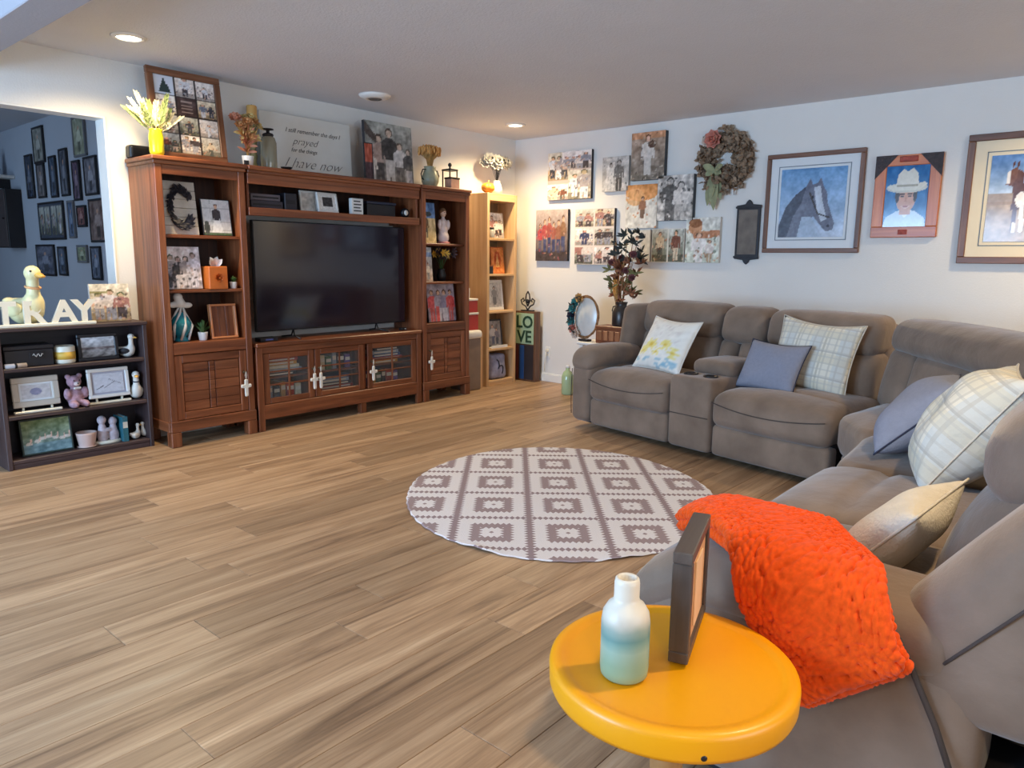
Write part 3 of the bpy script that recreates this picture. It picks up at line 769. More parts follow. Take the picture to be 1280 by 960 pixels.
# --- end sofa along the near side
B = thing('reclining_sofa', 'taupe microfiber reclining sofa end under the orange throw', 'sofa', (-2.945, -4.20, 0), R(180))
rbox('base', .0, 1.47, .05, .92, .035, .26, M_BASE, B, .02, n=4)
def seat_b(x0, x1):
    seat_unit(B, x0, x1, .462, .64)
def pillow_back(x0, x1, y0, zt):
    """recliner back: fat lower cushion, headrest roll and stitched side shell"""
    lo = rbox('back_cushion', x0+.004, x1-.004, y0-.02, y0+.24, .40, .80, M_SOFA, B, .09, (0, .05, 0), n=8, fn=lean(.42, .33))
    hd = rbox('headrest', x0+.003, x1-.003, y0-.045, y0+.25, .735, .985, M_SOFA, B, .10, (0, .035, .012), n=8, fn=lean(.42, .30))
    return lo, hd
seat_b(.012, .70); seat_b(.705, 1.235)
pillow_back(.01, .695, .60, .96)
lo, hd = pillow_back(.70, 1.29, .60, .985)
sh = rbox('back_shell', .02, 1.26, .70, 1.02, .06, .90, M_SOFA, B, .06, n=6, fn=lean(.06, .10))
arm = rbox('arm', 1.245, 1.495, -.005, .74, .045, .50, M_SOFA, B, .06, (.012, .008, 0), n=8)
rbox('arm_pad', 1.225, 1.51, -.03, .70, .44, .575, M_SOFA, B, .065, (.01, .012, .015), n=9, fn=lambda V: np.stack([V[:, 0], V[:, 1], V[:, 2]-np.clip(.18-V[:, 1], 0, 1)**2*3.0], 1))
# outer wing of the recliner back: a rising side panel beside the arm, with a stitched welt
wing = rbox('back_wing', 1.27, 1.485, .545, .97, .36, .97, M_SOFA, B, .075, (.02, .02, 0), n=9, fn=lean(.50, .76))
seam(wing, [(1.497+.012*math.sin((z-.5)/.4*PI), .675+(z-.5)*.76, z) for z in np.linspace(.50, .90, 9)], .0035)
seam(arm, [(1.509, .60, .53), (1.512, .635, .46), (1.512, .675, .38), (1.512, .715, .28)], .006)
rbox('outer_back_panel', 1.24, 1.50, .76, 1.10, .05, .66, M_SOFA, B, .05, (.01, 0, 0), n=6, fn=lean(.05, .25))

# ================================================================== RUG
def rug_mat():
    m, nt, b = nodes('rug_weave')
    tc = N(nt, 'ShaderNodeTexCoord'); sp = N(nt, 'ShaderNodeSeparateXYZ'); nt.links.new(tc.outputs['Object'], sp.inputs[0])
    def mth(op, a, b_=None, c=None):
        n = N(nt, 'ShaderNodeMath', operation=op)
        for i, x in enumerate((a, b_, c)):
            if x is None: continue
            if isinstance(x, (int, float)): n.inputs[i].default_value = x
            else: nt.links.new(x, n.inputs[i])
        return n.outputs[0]
    X, Y = sp.outputs[0], sp.outputs[1]
    cw, chh = .35, .385
    u = mth('ABSOLUTE', mth('SUBTRACT', mth('FRACT', mth('ADD', mth('DIVIDE', X, cw), 100.5)), .5))
    v = mth('ABSOLUTE', mth('SUBTRACT', mth('FRACT', mth('ADD', mth('DIVIDE', Y, chh), 100.12)), .5))
    zx = mth('PINGPONG', mth('MULTIPLY', X, 1/cw*13), .5); zy = mth('PINGPONG', mth('MULTIPLY', Y, 1/chh*13), .5)
    # a = distance outwards inside the cell, with saw-tooth edges
    a1 = mth('ADD', mth('MULTIPLY', u, 2), mth('MULTIPLY', zy, .22)); a2 = mth('ADD', mth('MULTIPLY', v, 1.92), mth('MULTIPLY', zx, .22))
    d = mth('MAXIMUM', a1, a2)
    dia = mth('ADD', mth('MULTIPLY', u, 2.4), mth('MULTIPLY', v, 2.0))
    rp = ramp(nt, [(0, S(172,152,153)), (.09, S(244,238,238)), (.33, S(172,152,153)), (.60, S(244,238,238)), (.95, S(166,146,148))]); rp.color_ramp.interpolation = 'CONSTANT'
    nt.links.new(d, rp.inputs[0])
    no = N(nt, 'ShaderNodeTexNoise'); no.inputs['Scale'].default_value = 240; nt.links.new(tc.outputs['Object'], no.inputs['Vector'])
    mu = N(nt, 'ShaderNodeMix', data_type='RGBA', blend_type='MULTIPLY'); mu.inputs[0].default_value = .2
    nt.links.new(rp.outputs[0], mu.inputs[6]); nt.links.new(no.outputs['Fac'], mu.inputs[7]); nt.links.new(mu.outputs[2], b.inputs['Base Color'])
    b.inputs['Roughness'].default_value = .95; b.inputs['Specular IOR Level'].default_value = .1
    bp = N(nt, 'ShaderNodeBump'); bp.inputs['Strength'].default_value = .5; bp.inputs['Distance'].default_value = .004
    nt.links.new(no.outputs['Fac'], bp.inputs['Height']); nt.links.new(bp.outputs[0], b.inputs['Normal'])
    return m
def rug():
    n = 360; V = []; F = []
    rr = random.Random(7); ph = [rr.uniform(0, 6.28) for _ in range(4)]
    def rad(a):
        e = 1/math.sqrt((math.cos(a)/.815)**2+(math.sin(a)/.935)**2)
        return e*(1+.008*abs(math.sin(a*29))+.004*math.sin(3*a+ph[0])+.003*math.sin(7*a+ph[1]))
    curl = lambda a: .010*max(0, math.sin(a*9+1.0))**3*max(0, -math.sin(a))      # lifted waves on the near rim
    rings = [(0, 0), (.3, 0), (.6, 0), (.85, 0), (.95, .3), (.992, 1), (1.0, 1)]
    for k, (f_, c) in enumerate(rings):
        for i in range(n):
            a = 2*PI*i/n; r_ = rad(a)*max(f_, .001)
            V.append((r_*math.cos(a), r_*math.sin(a), (.008 if k < 6 else .004)+c*curl(a)))
    for i in range(n):
        a = 2*PI*i/n; r_ = rad(a)*.99; V.append((r_*math.cos(a), r_*math.sin(a), .0005+curl(a)))
    V.append((0, 0, .0005))
    L = len(rings)
    for k in range(L):
        for i in range(n): F.append((k*n+i, k*n+(i+1) % n, (k+1)*n+(i+1) % n, (k+1)*n+i)[::-1])
    for i in range(n): F.append((L*n+i, L*n+(i+1) % n, (L+1)*n)[::-1])
    o = pyd('round_rug', V, F, rug_mat(), None, (-2.865, -2.80, .0005), (0, 0, R(-49.3)))
    return tagit(o, 'round mauve and white rug with a geometric square pattern', 'rug')
rug()

# ================================================================== PILLOWS
def cushion(name, w_, h_, th, m, parent, pic=None, n=26, pinch=.07, seedv=0):
    us = np.linspace(-1, 1, n); U, Vv = np.meshgrid(us, us)
    T = th/2*np.clip(1-np.abs(U)**2.6, 0, 1)**.55*np.clip(1-np.abs(Vv)**2.6, 0, 1)**.55
    rs = np.random.RandomState(seedv); T = T*(1+(.15 if seedv == 5 else .10)*np.sin(U*4+rs.rand()*6)*np.sin(Vv*3.3+rs.rand()*6))
    X = U*w_/2*(1-pinch*(1-Vv**2)); Z = Vv*h_/2*(1-pinch*(1-U**2))
    Z = Z-.03*h_*(1-U**2)*(Vv > 0)*Vv
    P = []; F = []
    f1 = np.stack([X.ravel(), -T.ravel(), Z.ravel()], 1); f2 = np.stack([X.ravel(), T.ravel(), Z.ravel()], 1)
    V = np.concatenate([f1, f2]); N2 = n*n
    for j in range(n-1):
        for i in range(n-1):
            a = j*n+i; F.append((a, a+1, a+n+1, a+n)); F.append((N2+a, N2+a+n, N2+a+n+1, N2+a+1))
    bm = bmesh.new(); vs = [bm.verts.new(p) for p in V]
    for q in F:
        bm.faces.new([vs[i] for i in q])
    me = bpy.data.meshes.new(name); bm.to_mesh(me); bm.free()
    if pic is not None:
        i = ((U+1)/2*(pic.nx-1)).round().astype(int).ravel(); j = ((Vv+1)/2*(pic.ny-1)).round().astype(int).ravel()
        c = pic.a[j, i]; ink(me, np.concatenate([c, c]))
    bm = bmesh.new(); bm.from_mesh(me); bmesh.ops.remove_doubles(bm, verts=bm.verts, dist=1e-5); bm.to_mesh(me); bm.free()
    rim = [(X[0, i], 0, Z[0, i]) for i in range(n)]+[(X[j, -1], 0, Z[j, -1]) for j in range(1, n)]+[(X[-1, i], 0, Z[-1, i]) for i in range(n-2, -1, -1)]+[(X[j, 0], 0, Z[j, 0]) for j in range(n-2, 0, -1)]
    o = link(name, me, m, parent, None, None, True)
    return o, rim
def plaid():
    m, nt, b = nodes('plaid_cloth')
    tc = N(nt, 'ShaderNodeTexCoord'); sp = N(nt, 'ShaderNodeSeparateXYZ'); nt.links.new(tc.outputs['Object'], sp.inputs[0])
    cur = None
    base = N(nt, 'ShaderNodeRGB'); base.outputs[0].default_value = S(230,223,206); cur = base.outputs[0]
    for (ax, per, wd, col, ph, k) in ((0, .17, .42, S(196,202,204), .1, .55), (0, .17, .07, S(176,168,150), .62, .6), (2, .16, .40, S(214,204,178), .3, .5), (2, .16, .06, S(172,168,160), .85, .6), (0, .043, .25, S(188,182,170), .0, .5), (2, .040, .25, S(196,192,182), .2, .5)):
        ml = N(nt, 'ShaderNodeMath', operation='MULTIPLY_ADD'); ml.inputs[1].default_value = 1/per; ml.inputs[2].default_value = 50+ph; nt.links.new(sp.outputs[ax], ml.inputs[0])
        fr = N(nt, 'ShaderNodeMath', operation='FRACT'); nt.links.new(ml.outputs[0], fr.inputs[0])
        lt = N(nt, 'ShaderNodeMath', operation='LESS_THAN'); lt.inputs[1].default_value = wd; nt.links.new(fr.outputs[0], lt.inputs[0])
        kk = N(nt, 'ShaderNodeMath', operation='MULTIPLY'); kk.inputs[1].default_value = k; nt.links.new(lt.outputs[0], kk.inputs[0])
        mi = N(nt, 'ShaderNodeMix', data_type='RGBA'); nt.links.new(kk.outputs[0], mi.inputs[0]); nt.links.new(cur, mi.inputs[6]); mi.inputs[7].default_value = col; cur = mi.outputs[2]
    nt.links.new(cur, b.inputs['Base Color']); b.inputs['Roughness'].default_value = .9; b.inputs['Specular IOR Level'].default_value = .15
    no = N(nt, 'ShaderNodeTexNoise'); no.inputs['Scale'].default_value = 14; no.inputs['Detail'].default_value = 6; nt.links.new(tc.outputs['Object'], no.inputs['Vector'])
    bp = N(nt, 'ShaderNodeBump'); bp.inputs['Strength'].default_value = .4; bp.inputs['Distance'].default_value = .02; nt.links.new(no.outputs['Fac'], bp.inputs['Height']); nt.links.new(bp.outputs[0], b.inputs['Normal'])
    return m
M_PLAID = plaid(); M_SLATE = mat('slate_cloth', S(140,142,156), .9, .05, scale=60, bump=.3, bscale=220); M_NAVY = mat('navy_piping', S(44,46,66), .8, .05)
M_OATMEAL = mat('oatmeal_cloth', S(212,202,186), .9, .06, scale=20, bump=.4, bscale=120)
def pillow(label, loc, rot, w_, h_, th, m, pipe, pic=None, seedv=0, pinch=.07):
    t = thing('throw_pillow', label, 'pillow', loc, rot)
    o, rim = cushion('cover', w_, h_, th, m, t, pic, seedv=seedv, pinch=pinch)
    tube('piping', rim, .0035, pipe, t, 6, True)
    return t
def locA(x, y, z):
    a = R(-101); return (-1.50+x*math.cos(a)-y*math.sin(a), -1.93+x*math.sin(a)+y*math.cos(a), z)
fl = Pic(60, 60, (240,236,226)); r_ = random.Random(3)
for k in range(16):
    cx, cy = r_.uniform(.08, .92), r_.uniform(.5, .95)
    fl.ell(cx, cy, .05, .02, (222,214,206), r_.uniform(0, 3), .7)
for (cx, cy, s) in ((.3, .42, .13), (.62, .45, .12), (.82, .32, .12), (.16, .3, .09), (.48, .3, .08)):
    for a in range(6): fl.ell(cx+s*.5*math.cos(a*1.05), cy+s*.5*math.sin(a*1.05), s*.5, s*.26, (240,224,132), a*1.05, .85)
    fl.ell(cx, cy, s*.24, s*.24, (228,196,84))
for k in range(12): fl.ell(r_.uniform(.05, .9), r_.uniform(.04, .18), .07, .03, (150,190,206), r_.uniform(-.5, .5), .8)
fl.noise(.05, 4, 20)
pillow('white throw pillow with yellow flowers beside the loveseat arm', locA(.53, .355, .648), (R(-30), R(2), R(-101-4)), .45, .42, .13, M_CLOTHPRINT, M_WHITE, fl, 1)
pillow('cream plaid throw pillow behind a slate blue pillow on the loveseat', locA(1.58, .47, .675), (R(-20), R(4), R(-101+4)), .52, .46, .12, M_PLAID, M_OATMEAL, None, 2, .09)
pillow('slate blue throw pillow with navy piping in front of a plaid pillow', locA(1.40, .315, .60), (R(-28), R(1), R(-101-3)), .42, .335, .13, M_SLATE, M_NAVY, None, 3)
pillow('slate blue throw pillow with navy piping leaning on the corner seat', (-2.62, -4.43, .635), (R(-46), 0, R(-166)), .40, .42, .20, M_SLATE, M_NAVY, None, 4)
pillow('crumpled cream plaid throw pillow standing on the seat between slate pillow and recliner', (-2.98, -4.665, .675), (R(-34), 0, R(-168)), .44, .50, .27, M_PLAID, M_OATMEAL, None, 5, .05)
pillow('plain oatmeal throw pillow tucked against the near recliner back', (-3.955, -4.67, .565), (R(-40), 0, R(176)), .42, .31, .14, M_OATMEAL, M_OATMEAL, None, 6)

# ================================================================== ORANGE THROW
def throw_layer(t, lift0, thick, wide, seed, trim):
    XE, ZA, ZS = -4.452, .597, .497
    def surf(x):
        s_ = np.clip((x+4.13)/-.10, 0, 1); s_ = s_*s_*(3-2*s_); return ZS+(ZA-ZS)*s_
    nl, nc = 330, 260
    rs = np.random.RandomState(seed)
    P0 = np.array([-4.135, -4.365]); P1 = np.array([-4.605, -4.755])+trim; D = (P1-P0)/np.linalg.norm(P1-P0); Q = np.array([-D[1], D[0]])*-1
    L = np.linalg.norm(P1-P0)
    T = np.linspace(0, 1, nl); C_ = np.linspace(0, 2*PI, nc, endpoint=False)
    half = .146
    # rounded flat cross section
    ca, sa = np.cos(C_), np.sin(C_)
    sx = np.sign(ca)*np.abs(ca)**.55; sz = np.sign(sa)*np.abs(sa)**.6
    tt, kk = np.meshgrid(T, np.arange(nc), indexing='ij')
    SX = sx[kk]; SZ = sz[kk]
    endr = np.clip(np.minimum(tt, 1-tt)/.02, 0, 1)**.5
    widen = wide*(1.22-.40*np.clip(tt/.55, 0, 1)+.04*np.sin(tt*9+1))
    off = SX*half*widen+.022*tt+.008*np.sin(tt*8)
    bx_ = P0[0]+D[0]*L*tt+Q[0]*off; by_ = P0[1]+D[1]*L*tt+Q[1]*off
    lift = lift0+(SZ*endr+1)*thick
    x = bx_.copy(); y = by_.copy(); z = surf(bx_)+.004-2.6*np.clip(.18-(-4.2-by_), 0, .2)**2
    # fold over the outer edge of the arm
    o = np.clip(XE+.03-x, 0, None); rad = .06; ang = np.clip(o/rad, 0, PI/2); rest = np.clip(o-rad*PI/2, 0, None)
    nx_ = -np.sin(ang); nz_ = np.cos(ang)
    X = np.where(o > 0, XE+.03-rad*np.sin(ang)-.0*rest, x); Z = np.where(o > 0, z-rad*(1-np.cos(ang))-rest, z)
    X = X+nx_*lift; Z = Z+nz_*lift
    V = np.stack([X, y, Z], -1)
    # loopy yarn knots: cell bumps along the surface normal
    dT = np.gradient(V, axis=0); dC = np.gradient(V, axis=1); nr = np.cross(dT, dC); nr /= (np.linalg.norm(nr, axis=2, keepdims=True)+1e-9)
    cen = V.mean(axis=1, keepdims=True); sgn = np.sign(np.median((nr*(V-cen)).sum(2))); nr *= sgn
    su = tt*L/.0105; sv = (np.cumsum(np.r_[0, np.linalg.norm(np.diff(np.stack([sx*half, sz*thick], 1), axis=0), axis=1)])[kk])/.0105
    iu = np.floor(su).astype(int); iv = np.floor(sv).astype(int); best = np.full(su.shape, 9.)
    jit = rs.rand(128, 128, 2)
    for a in (-1, 0, 1):
        for b_ in (-1, 0, 1):
            j = jit[(iu+a) % 128, (iv+b_) % 128]
            best = np.minimum(best, (su-(iu+a+j[..., 0]))**2+(sv-(iv+b_+j[..., 1]))**2)
    bump = .0115*np.sqrt(np.clip(1-best/.75, 0, 1))
    V = V+nr*bump[..., None]
    F = []
    for i in range(nl-1):
        for k in range(nc): F.append((i*nc+k, i*nc+(k+1) % nc, (i+1)*nc+(k+1) % nc, (i+1)*nc+k))
    F.append(tuple(range(nc))); F.append(tuple((nl-1)*nc+k for k in reversed(range(nc))))
    bm_ = bmesh.new(); vs = [bm_.verts.new(p) for p in V.reshape(-1, 3)]
    for q in F: bm_.faces.new([vs[i] for i in q])
    bmesh.ops.recalc_face_normals(bm_, faces=bm_.faces)
    m = mat('orange_chenille', S(232,82,20), .95, .16, scale=70, sheen=.12, spec=.1)
    frombm('knit_fold', bm_, m, t, None, None, True)
t = thing('throw_blanket', 'folded bright orange chunky knit throw draped over the sofa arm', 'blanket', (0, 0, 0))
throw_layer(t, 0.0, .011, .98, 5, np.array([-.012, -.010])); throw_layer(t, .026, .013, 1.0, 11, np.array([0., 0.]))

# ================================================================== YELLOW TABLE AND WHAT STANDS ON IT
t = thing('side_table', 'round glossy yellow side table on a pedestal beside the sofa arm', 'table', (-4.767, -4.488, 0))
M_YEL = mat('yellow_enamel', S(243,163,4), .38, .03, scale=4, coat=.1)
lathe('table_top', [(0, .494), (.19, .494), (.198, .4955), (.203, .499), (.212, .5005), (.221, .4995), (.226, .495), (.2275, .488), (.2265, .458), (.223, .449), (.217, .449), (.217, .47), (.1, .474), (0, .474)], M_YEL, t, seg=96)
lathe('pedestal', [(.0, .474), (.07, .474), (.06, .45), (.035, .42), (.030, .25), (.034, .08), (.05, .04), (.05, .02), (0, .02)], wood('pedestal_wood', S(150,104,60), S(176,130,80), S(196,152,104), axis=2), t, seg=32)
lathe('foot_plate', [(0, .02), (.14, .02), (.15, .012), (.15, 0), (0, 0)], M_YEL, t, seg=48)
lathe('rivet', [(0, .003), (.005, .002), (.006, 0), (0, 0)], M_METAL, t, (-.225*math.cos(R(42)), -.225*math.sin(R(42)), .462), (0, R(-90), R(42)), seg=12)
def vase_mat():
    m, nt, b = nodes('watercolour_glaze')
    tc = N(nt, 'ShaderNodeTexCoord'); sp = N(nt, 'ShaderNodeSeparateXYZ'); nt.links.new(tc.outputs['Object'], sp.inputs[0])
    no = N(nt, 'ShaderNodeTexNoise'); no.inputs['Scale'].default_value = 14; no.inputs['Detail'].default_value = 3; nt.links.new(tc.outputs['Object'], no.inputs['Vector'])
    ad = N(nt, 'ShaderNodeMath', operation='MULTIPLY_ADD'); ad.inputs[1].default_value = .025; nt.links.new(no.outputs['Fac'], ad.inputs[0]); nt.links.new(sp.outputs[2], ad.inputs[2])
    mr = N(nt, 'ShaderNodeMapRange'); mr.inputs[1].default_value = .0; mr.inputs[2].default_value = .2; nt.links.new(ad.outputs[0], mr.inputs[0])
    rp = ramp(nt, [(.02, S(146,172,136)), (.22, S(136,166,140)), (.36, S(150,178,160)), (.47, S(104,146,140)), (.56, S(150,168,158)), (.64, S(206,200,184)), (.72, S(228,218,200))])
    nt.links.new(mr.outputs[0], rp.inputs[0]); nt.links.new(rp.outputs[0], b.inputs['Base Color']); b.inputs['Roughness'].default_value = .35
    return m
t = thing('bottle_vase', 'white and teal watercolour ceramic bottle vase on the yellow table', 'vase', (-4.862, -4.444, .495))
lathe('body', [(0, .0), (.036, 0), (.042, .006), (.0435, .02), (.0435, .105), (.041, .122), (.033, .136), (.024, .143), (.0225, .150), (.0225, .176), (.021, .184), (.018, .187), (.014, .184), (.013, .15), (0, .15)], vase_mat(), t, seg=40)
t = thing('photo_block', 'dark block photo frame seen from its tan back on the yellow table', 'picture frame', (-4.664, -4.468, .501), R(18.4))
d_, w_, h_ = .036, .235, .215
GR = wood('grey_frame_wood', S(58,50,46), S(78,68,62), S(96,86,78), axis=0); GRz = wood('grey_frame_wood', S(58,50,46), S(78,68,62), S(96,86,78), axis=2)
bx('frame_rail', -w_/2, w_/2, -d_/2, d_/2, h_-.022, h_, GR, t, .002); bx('frame_rail', -w_/2, w_/2, -d_/2, d_/2, 0, .022, GR, t, .002)
bx('frame_stile', -w_/2, -w_/2+.022, -d_/2, d_/2, .022, h_-.022, GRz, t, .002); bx('frame_stile', w_/2-.022, w_/2, -d_/2, d_/2, .022, h_-.022, GRz, t, .002)
TAN = mat('kraft_back', S(206,158,112), .7, .06, scale=30)
bx('backing_board', -w_/2+.022, w_/2-.022, -d_/2+.006, -d_/2+.01, .022, h_-.022, TAN, t, 0)
bx('easel_strut', -.04, .04, -d_/2+.002, -d_/2+.006, .04, .17, mat('kraft_strut', S(224,184,140), .7, .06), t, .001)
for x in (-.09, .09): bx('turn_button', x-.008, x+.008, -d_/2+.003, -d_/2+.006, h_-.032, h_-.02, M_METAL, t, .001)
show('print', family(30, 24, 3, 77), -w_/2+.022, w_/2-.022, .022, h_-.022, -d_/2+.008, t, None, (0, 0, 0), (0, 0, R(180)))

# ================================================================== RIGHT WALL PICTURES
def on_wall(y0, y1, z0, z1): return (-.001, (y0+y1)/2, z0), abs(y1-y0), z1-z0
M_CSIDE = mat('canvas_edge_dark', S(52,48,50), .8, .1); M_CLIGHT = mat('canvas_edge_pale', S(208,200,190), .8, .05)
def wall_canvas(label, y0, y1, z0, z1, pic, side=None, d=.035):
    loc, w_, h_ = on_wall(y0, y1, z0, z1); return canvas(label, loc, RW, w_, h_, pic, d, side or M_CLIGHT, group='photo canvases on the right wall')
p = Pic(56, 48, (196,176,168)); q = family(40, 40, 3, 21, 1, 3, .85); p.paste(q, 0, .52, .42, 1); p.paste(family(40, 40, 4, 22, 3, 1, .8), .34, 1, .62, 1); p.paste(family(40, 40, 2, 23, 3, 2, .8), 0, .5, 0, .34); p.paste(family(30, 40, 2, 24, 0, 3, .95), .48, 1, 0, .6)
wall_canvas('photo collage canvas of family snapshots highest beside the corner', -.455, -.975, 1.82, 2.27, p, M_CSIDE)
p = Pic(44, 54); p.grad((88,72,66), (186,170,164)); p.rect(0, 1, 0, .2, (74,62,60))
for i in range(6): p.person(.14+i*.145, .16+.02*(i % 2), .58+.06*((i*7) % 3), (176-8*i, 70+6*i, 74), (64,70,104), wd=.62)
p.mess(3, 30, ((176,80,84),(70,76,110),(206,160,140)), .6, .03)
p.noise(.10, 3, 18)
wall_canvas('dusky canvas of a standing family in red shirts near the corner', -.315, -.715, 1.23, 1.73, p, M_CSIDE)
wall_canvas('six photo family collage canvas beside the canvas of red shirts', -.80, -1.25, 1.20, 1.72, collage(52, 60, 2, 3, 5, .012, (230,216,206), 0, (0, 1, 1)), M_CSIDE)
p = Pic(40, 40, (206,198,188)); p.noise(.2, 8, 6); p.person(.34, .0, .82, (230,226,220), (226,222,216), wd=1.0); p.person(.64, .0, .9, (120,112,108), (80,74,72), wd=1.0); p.mess(4, 30, ((240,236,230),(90,84,80),(150,144,140)), 1, .04); p.noise(.14, 2, 20).gray(.85)
wall_canvas('small faded canvas of a couple beside the tall dark-edged canvas', -1.10, -1.385, 1.87, 2.18, p)
p = Pic(40, 56); p.grad((118,110,98), (178,150,128)); p.rect(0, 1, .86, 1, (206,150,110)); p.noise(.2, 6, 8); p.person(.5, .1, .84, (214,206,196), (206,200,190), (220,176,150), (110,66,40), 1.1); p.ell(.62, .74, .12, .08, (90,60,42)); p.mess(5, 36, ((90,80,70),(206,196,180),(150,130,110)), 1, .035); p.noise(.12, 4, 18)
wall_canvas('tall canvas of an embracing couple with a black edge, topmost of its cluster', -1.415, -1.755, 1.95, 2.36, p, M_BLACK, .05)
p = Pic(40, 52, (232,226,212)); p.ell(.5, .9, .6, .28, (222,150,84)); p.ell(.3, .72, .3, .2, (232,172,110), 0, .8); p.noise(.16, 12, 9); p.person(.55, .22, .5, (160,110,80), (120,90,70), wd=1.1); p.mess(6, 30, ((226,160,96),(196,120,70),(240,232,220)), 1, .04); p.noise(.08, 5, 20)
wall_canvas('pale canvas with orange autumn leaves below the embracing couple', -1.365, -1.69, 1.53, 1.915, p)
p = Pic(44, 48, (196,194,190)); p.noise(.35, 31, 7); p.person(.36, .0, .95, (90,88,86), (110,108,106), (190,184,178), (50,48,46), 1.2); p.person(.66, .0, .85, (220,218,214), (190,188,184), (200,196,190), (70,66,64), 1.2); p.mess(7, 50, ((60,58,56),(230,228,226),(130,128,126)), 1, .04); p.noise(.2, 9, 16).gray(1)
wall_canvas('black and white canvas of a couple with a black edge', -1.70, -2.045, 1.59, 1.975, p, M_BLACK, .05)
p = Pic(30, 32, (232,224,206)); p.noise(.12, 14, 8); p.person(.5, .05, .75, (226,220,214), (150,140,130), wd=1.2)
wall_canvas('small cream canvas partly hidden behind the dried flowers', -1.365, -1.635, 1.235, 1.515, p)
p = Pic(48, 44, (226,222,208)); p.paste(family(30, 44, 1, 61, 2, 2, .9), .02, .48, .02, .98); p.paste(family(30, 44, 1, 62, 2, 2, .9), .52, .98, .02, .98)
wall_canvas('canvas of two side by side portraits below the black and white couple', -1.655, -1.975, 1.23, 1.52, p)
p = Pic(44, 52); p.grad((206,212,196), (232,228,216)); p.noise(.12, 44, 7); p.ell(.28, .78, .2, .16, (206,150,108)); p.ell(.28, .88, .2, .1, (150,96,56)); p.line(.3, .6, .95, .64, .08, (190,130,92)); p.person(.4, .0, .66, (236,230,224), (228,222,216), wd=1.6); p.person(.72, 0, .5, (226,214,204), (176,150,120), wd=1.2); p.mess(8, 36, ((240,236,228),(150,110,80),(120,130,110),(206,160,120)), .7, .04); p.noise(.16, 13, 16)
wall_canvas('bright canvas of people outdoors beneath the burlap wreath', -1.985, -2.30, 1.23, 1.61, p)

# horse head print
p = Pic(84, 90); p.grad((196,208,226), (110,158,204)); p.noise(.10, 51, 5)
G = (108,112,130); G2 = (66,70,88)
p.poly([(.0, 0), (.0, .18), (.10, .45), (.24, .62), (.40, .74), (.46, .85), (.50, .76), (.57, .78), (.62, .86), (.66, .74), (.72, .64), (.74, .50), (.80, .34), (.86, .20), (.84, .10), (.74, .08), (.64, .18), (.54, .30), (.46, .26), (.40, .12), (.36, 0)], G)
p.poly([(.0, .0), (.0, .16), (.10, .44), (.24, .62), (.40, .74), (.34, .5), (.22, .3), (.14, 0)], G2)
p.poly([(.52, .72), (.62, .74), (.66, .52), (.74, .26), (.66, .22), (.58, .40)], (196,204,216)); p.ell(.50, .58, .03, .025, (20,20,28)); p.ell(.77, .16, .025, .02, (40,40,54))
p.poly([(.30, 0), (.36, .30), (.50, .30), (.70, .0)], (170,186,206)); p.line(.46, .64, .60, .34, .012, (60,50,46)); p.line(.60, .34, .78, .28, .010, (60,50,46)); p.noise(.09, 52, 22)
M_MATB = mat('pale_mat_board', S(226,230,232), .8, .02); M_MATC = mat('cream_mat_board', S(238,222,192), .8, .02); M_MATL = mat('mat_inner_line', S(120,130,140), .8, .02)
def wframe(label, y0, y1, z0, z1, fwid, pic, fm, **k):
    loc, w_, h_ = on_wall(y0, y1, z0, z1); return framed(label, loc, RW, w_, h_, fwid, pic, fm, .03, **k)
wframe('brown wooden frame with a bluish horse head print beside the wreath', -2.665, -3.40, 1.315, 2.075, .035, p, frw, matw=.085, matm=M_MATB, line=M_MATL)
# cowboy portrait in a wide orange wood frame with dark carved corners
OR = lambda ax: wood('orange_wood', S(178,84,30), S(206,112,48), S(226,140,72), axis=ax, rough=.3)
p = Pic(64, 84); p.grad((60,120,176), (40,110,170)); p.noise(.14, 71, 6)
SK = (206,156,132)
p.poly([(0, 0), (.06, .16), (.30, .26), (.72, .26), (.96, .14), (1, 0)], (196,212,228)); p.poly([(.34, .27), (.50, .14), (.66, .27)], (236,240,244)); p.poly([(.38, .20), (.62, .20), (.64, .40), (.36, .40)], SK)
p.ell(.5, .46, .225, .22, SK); p.ell(.30, .52, .05, .13, (64,44,36)); p.ell(.71, .52, .045, .12, (64,44,36))
p.poly([(.38, .34), (.62, .34), (.5, .29)], (226,188,168)); p.ell(.5, .335, .07, .014, (168,92,86)); p.ell(.41, .50, .04, .016, (56,44,42)); p.ell(.59, .50, .04, .016, (56,44,42)); p.line(.36, .535, .46, .54, .010, (70,50,40)); p.line(.54, .54, .64, .535, .010, (70,50,40)); p.poly([(.47, .41), (.53, .41), (.50, .50)], (188,134,112))
p.ell(.5, .64, .47, .085, (206,204,190)); p.poly([(.04, .66), (.2, .59), (.8, .60), (.97, .69), (.9, .73), (.5, .66), (.1, .70)], (222,220,206)); p.poly([(.24, .64), (.28, .86), (.40, .95), (.5, .90), (.62, .96), (.74, .86), (.78, .64)], (228,226,214)); p.rect(.26, .76, .655, .69, (176,170,152)); p.noise(.04, 72, 20)
cw = wframe('orange wood frame with dark carved corners around a portrait of a cowboy', -3.475, -3.905, 1.425, 2.00, .075, p, OR)
for s in (-1, 1):
    bm = bmesh.new(); x = s*.216
    vs = [bm.verts.new(q) for q in ((x, -.034, .576), (x-s*.145, -.034, .576), (x, -.034, .415), (x, -.028, .576), (x-s*.145, -.028, .576), (x, -.028, .415))]
    for f_ in ((0, 1, 2), (3, 5, 4), (0, 3, 4, 1), (1, 4, 5, 2), (2, 5, 3, 0)): bm.faces.new([vs[i] for i in f_])
    bmesh.ops.recalc_face_normals(bm, faces=bm.faces); frombm('carved_corner', bm, mat('carved_dark', S(52,36,34), .5, .4, scale=40, bump=.6, bscale=70), cw)
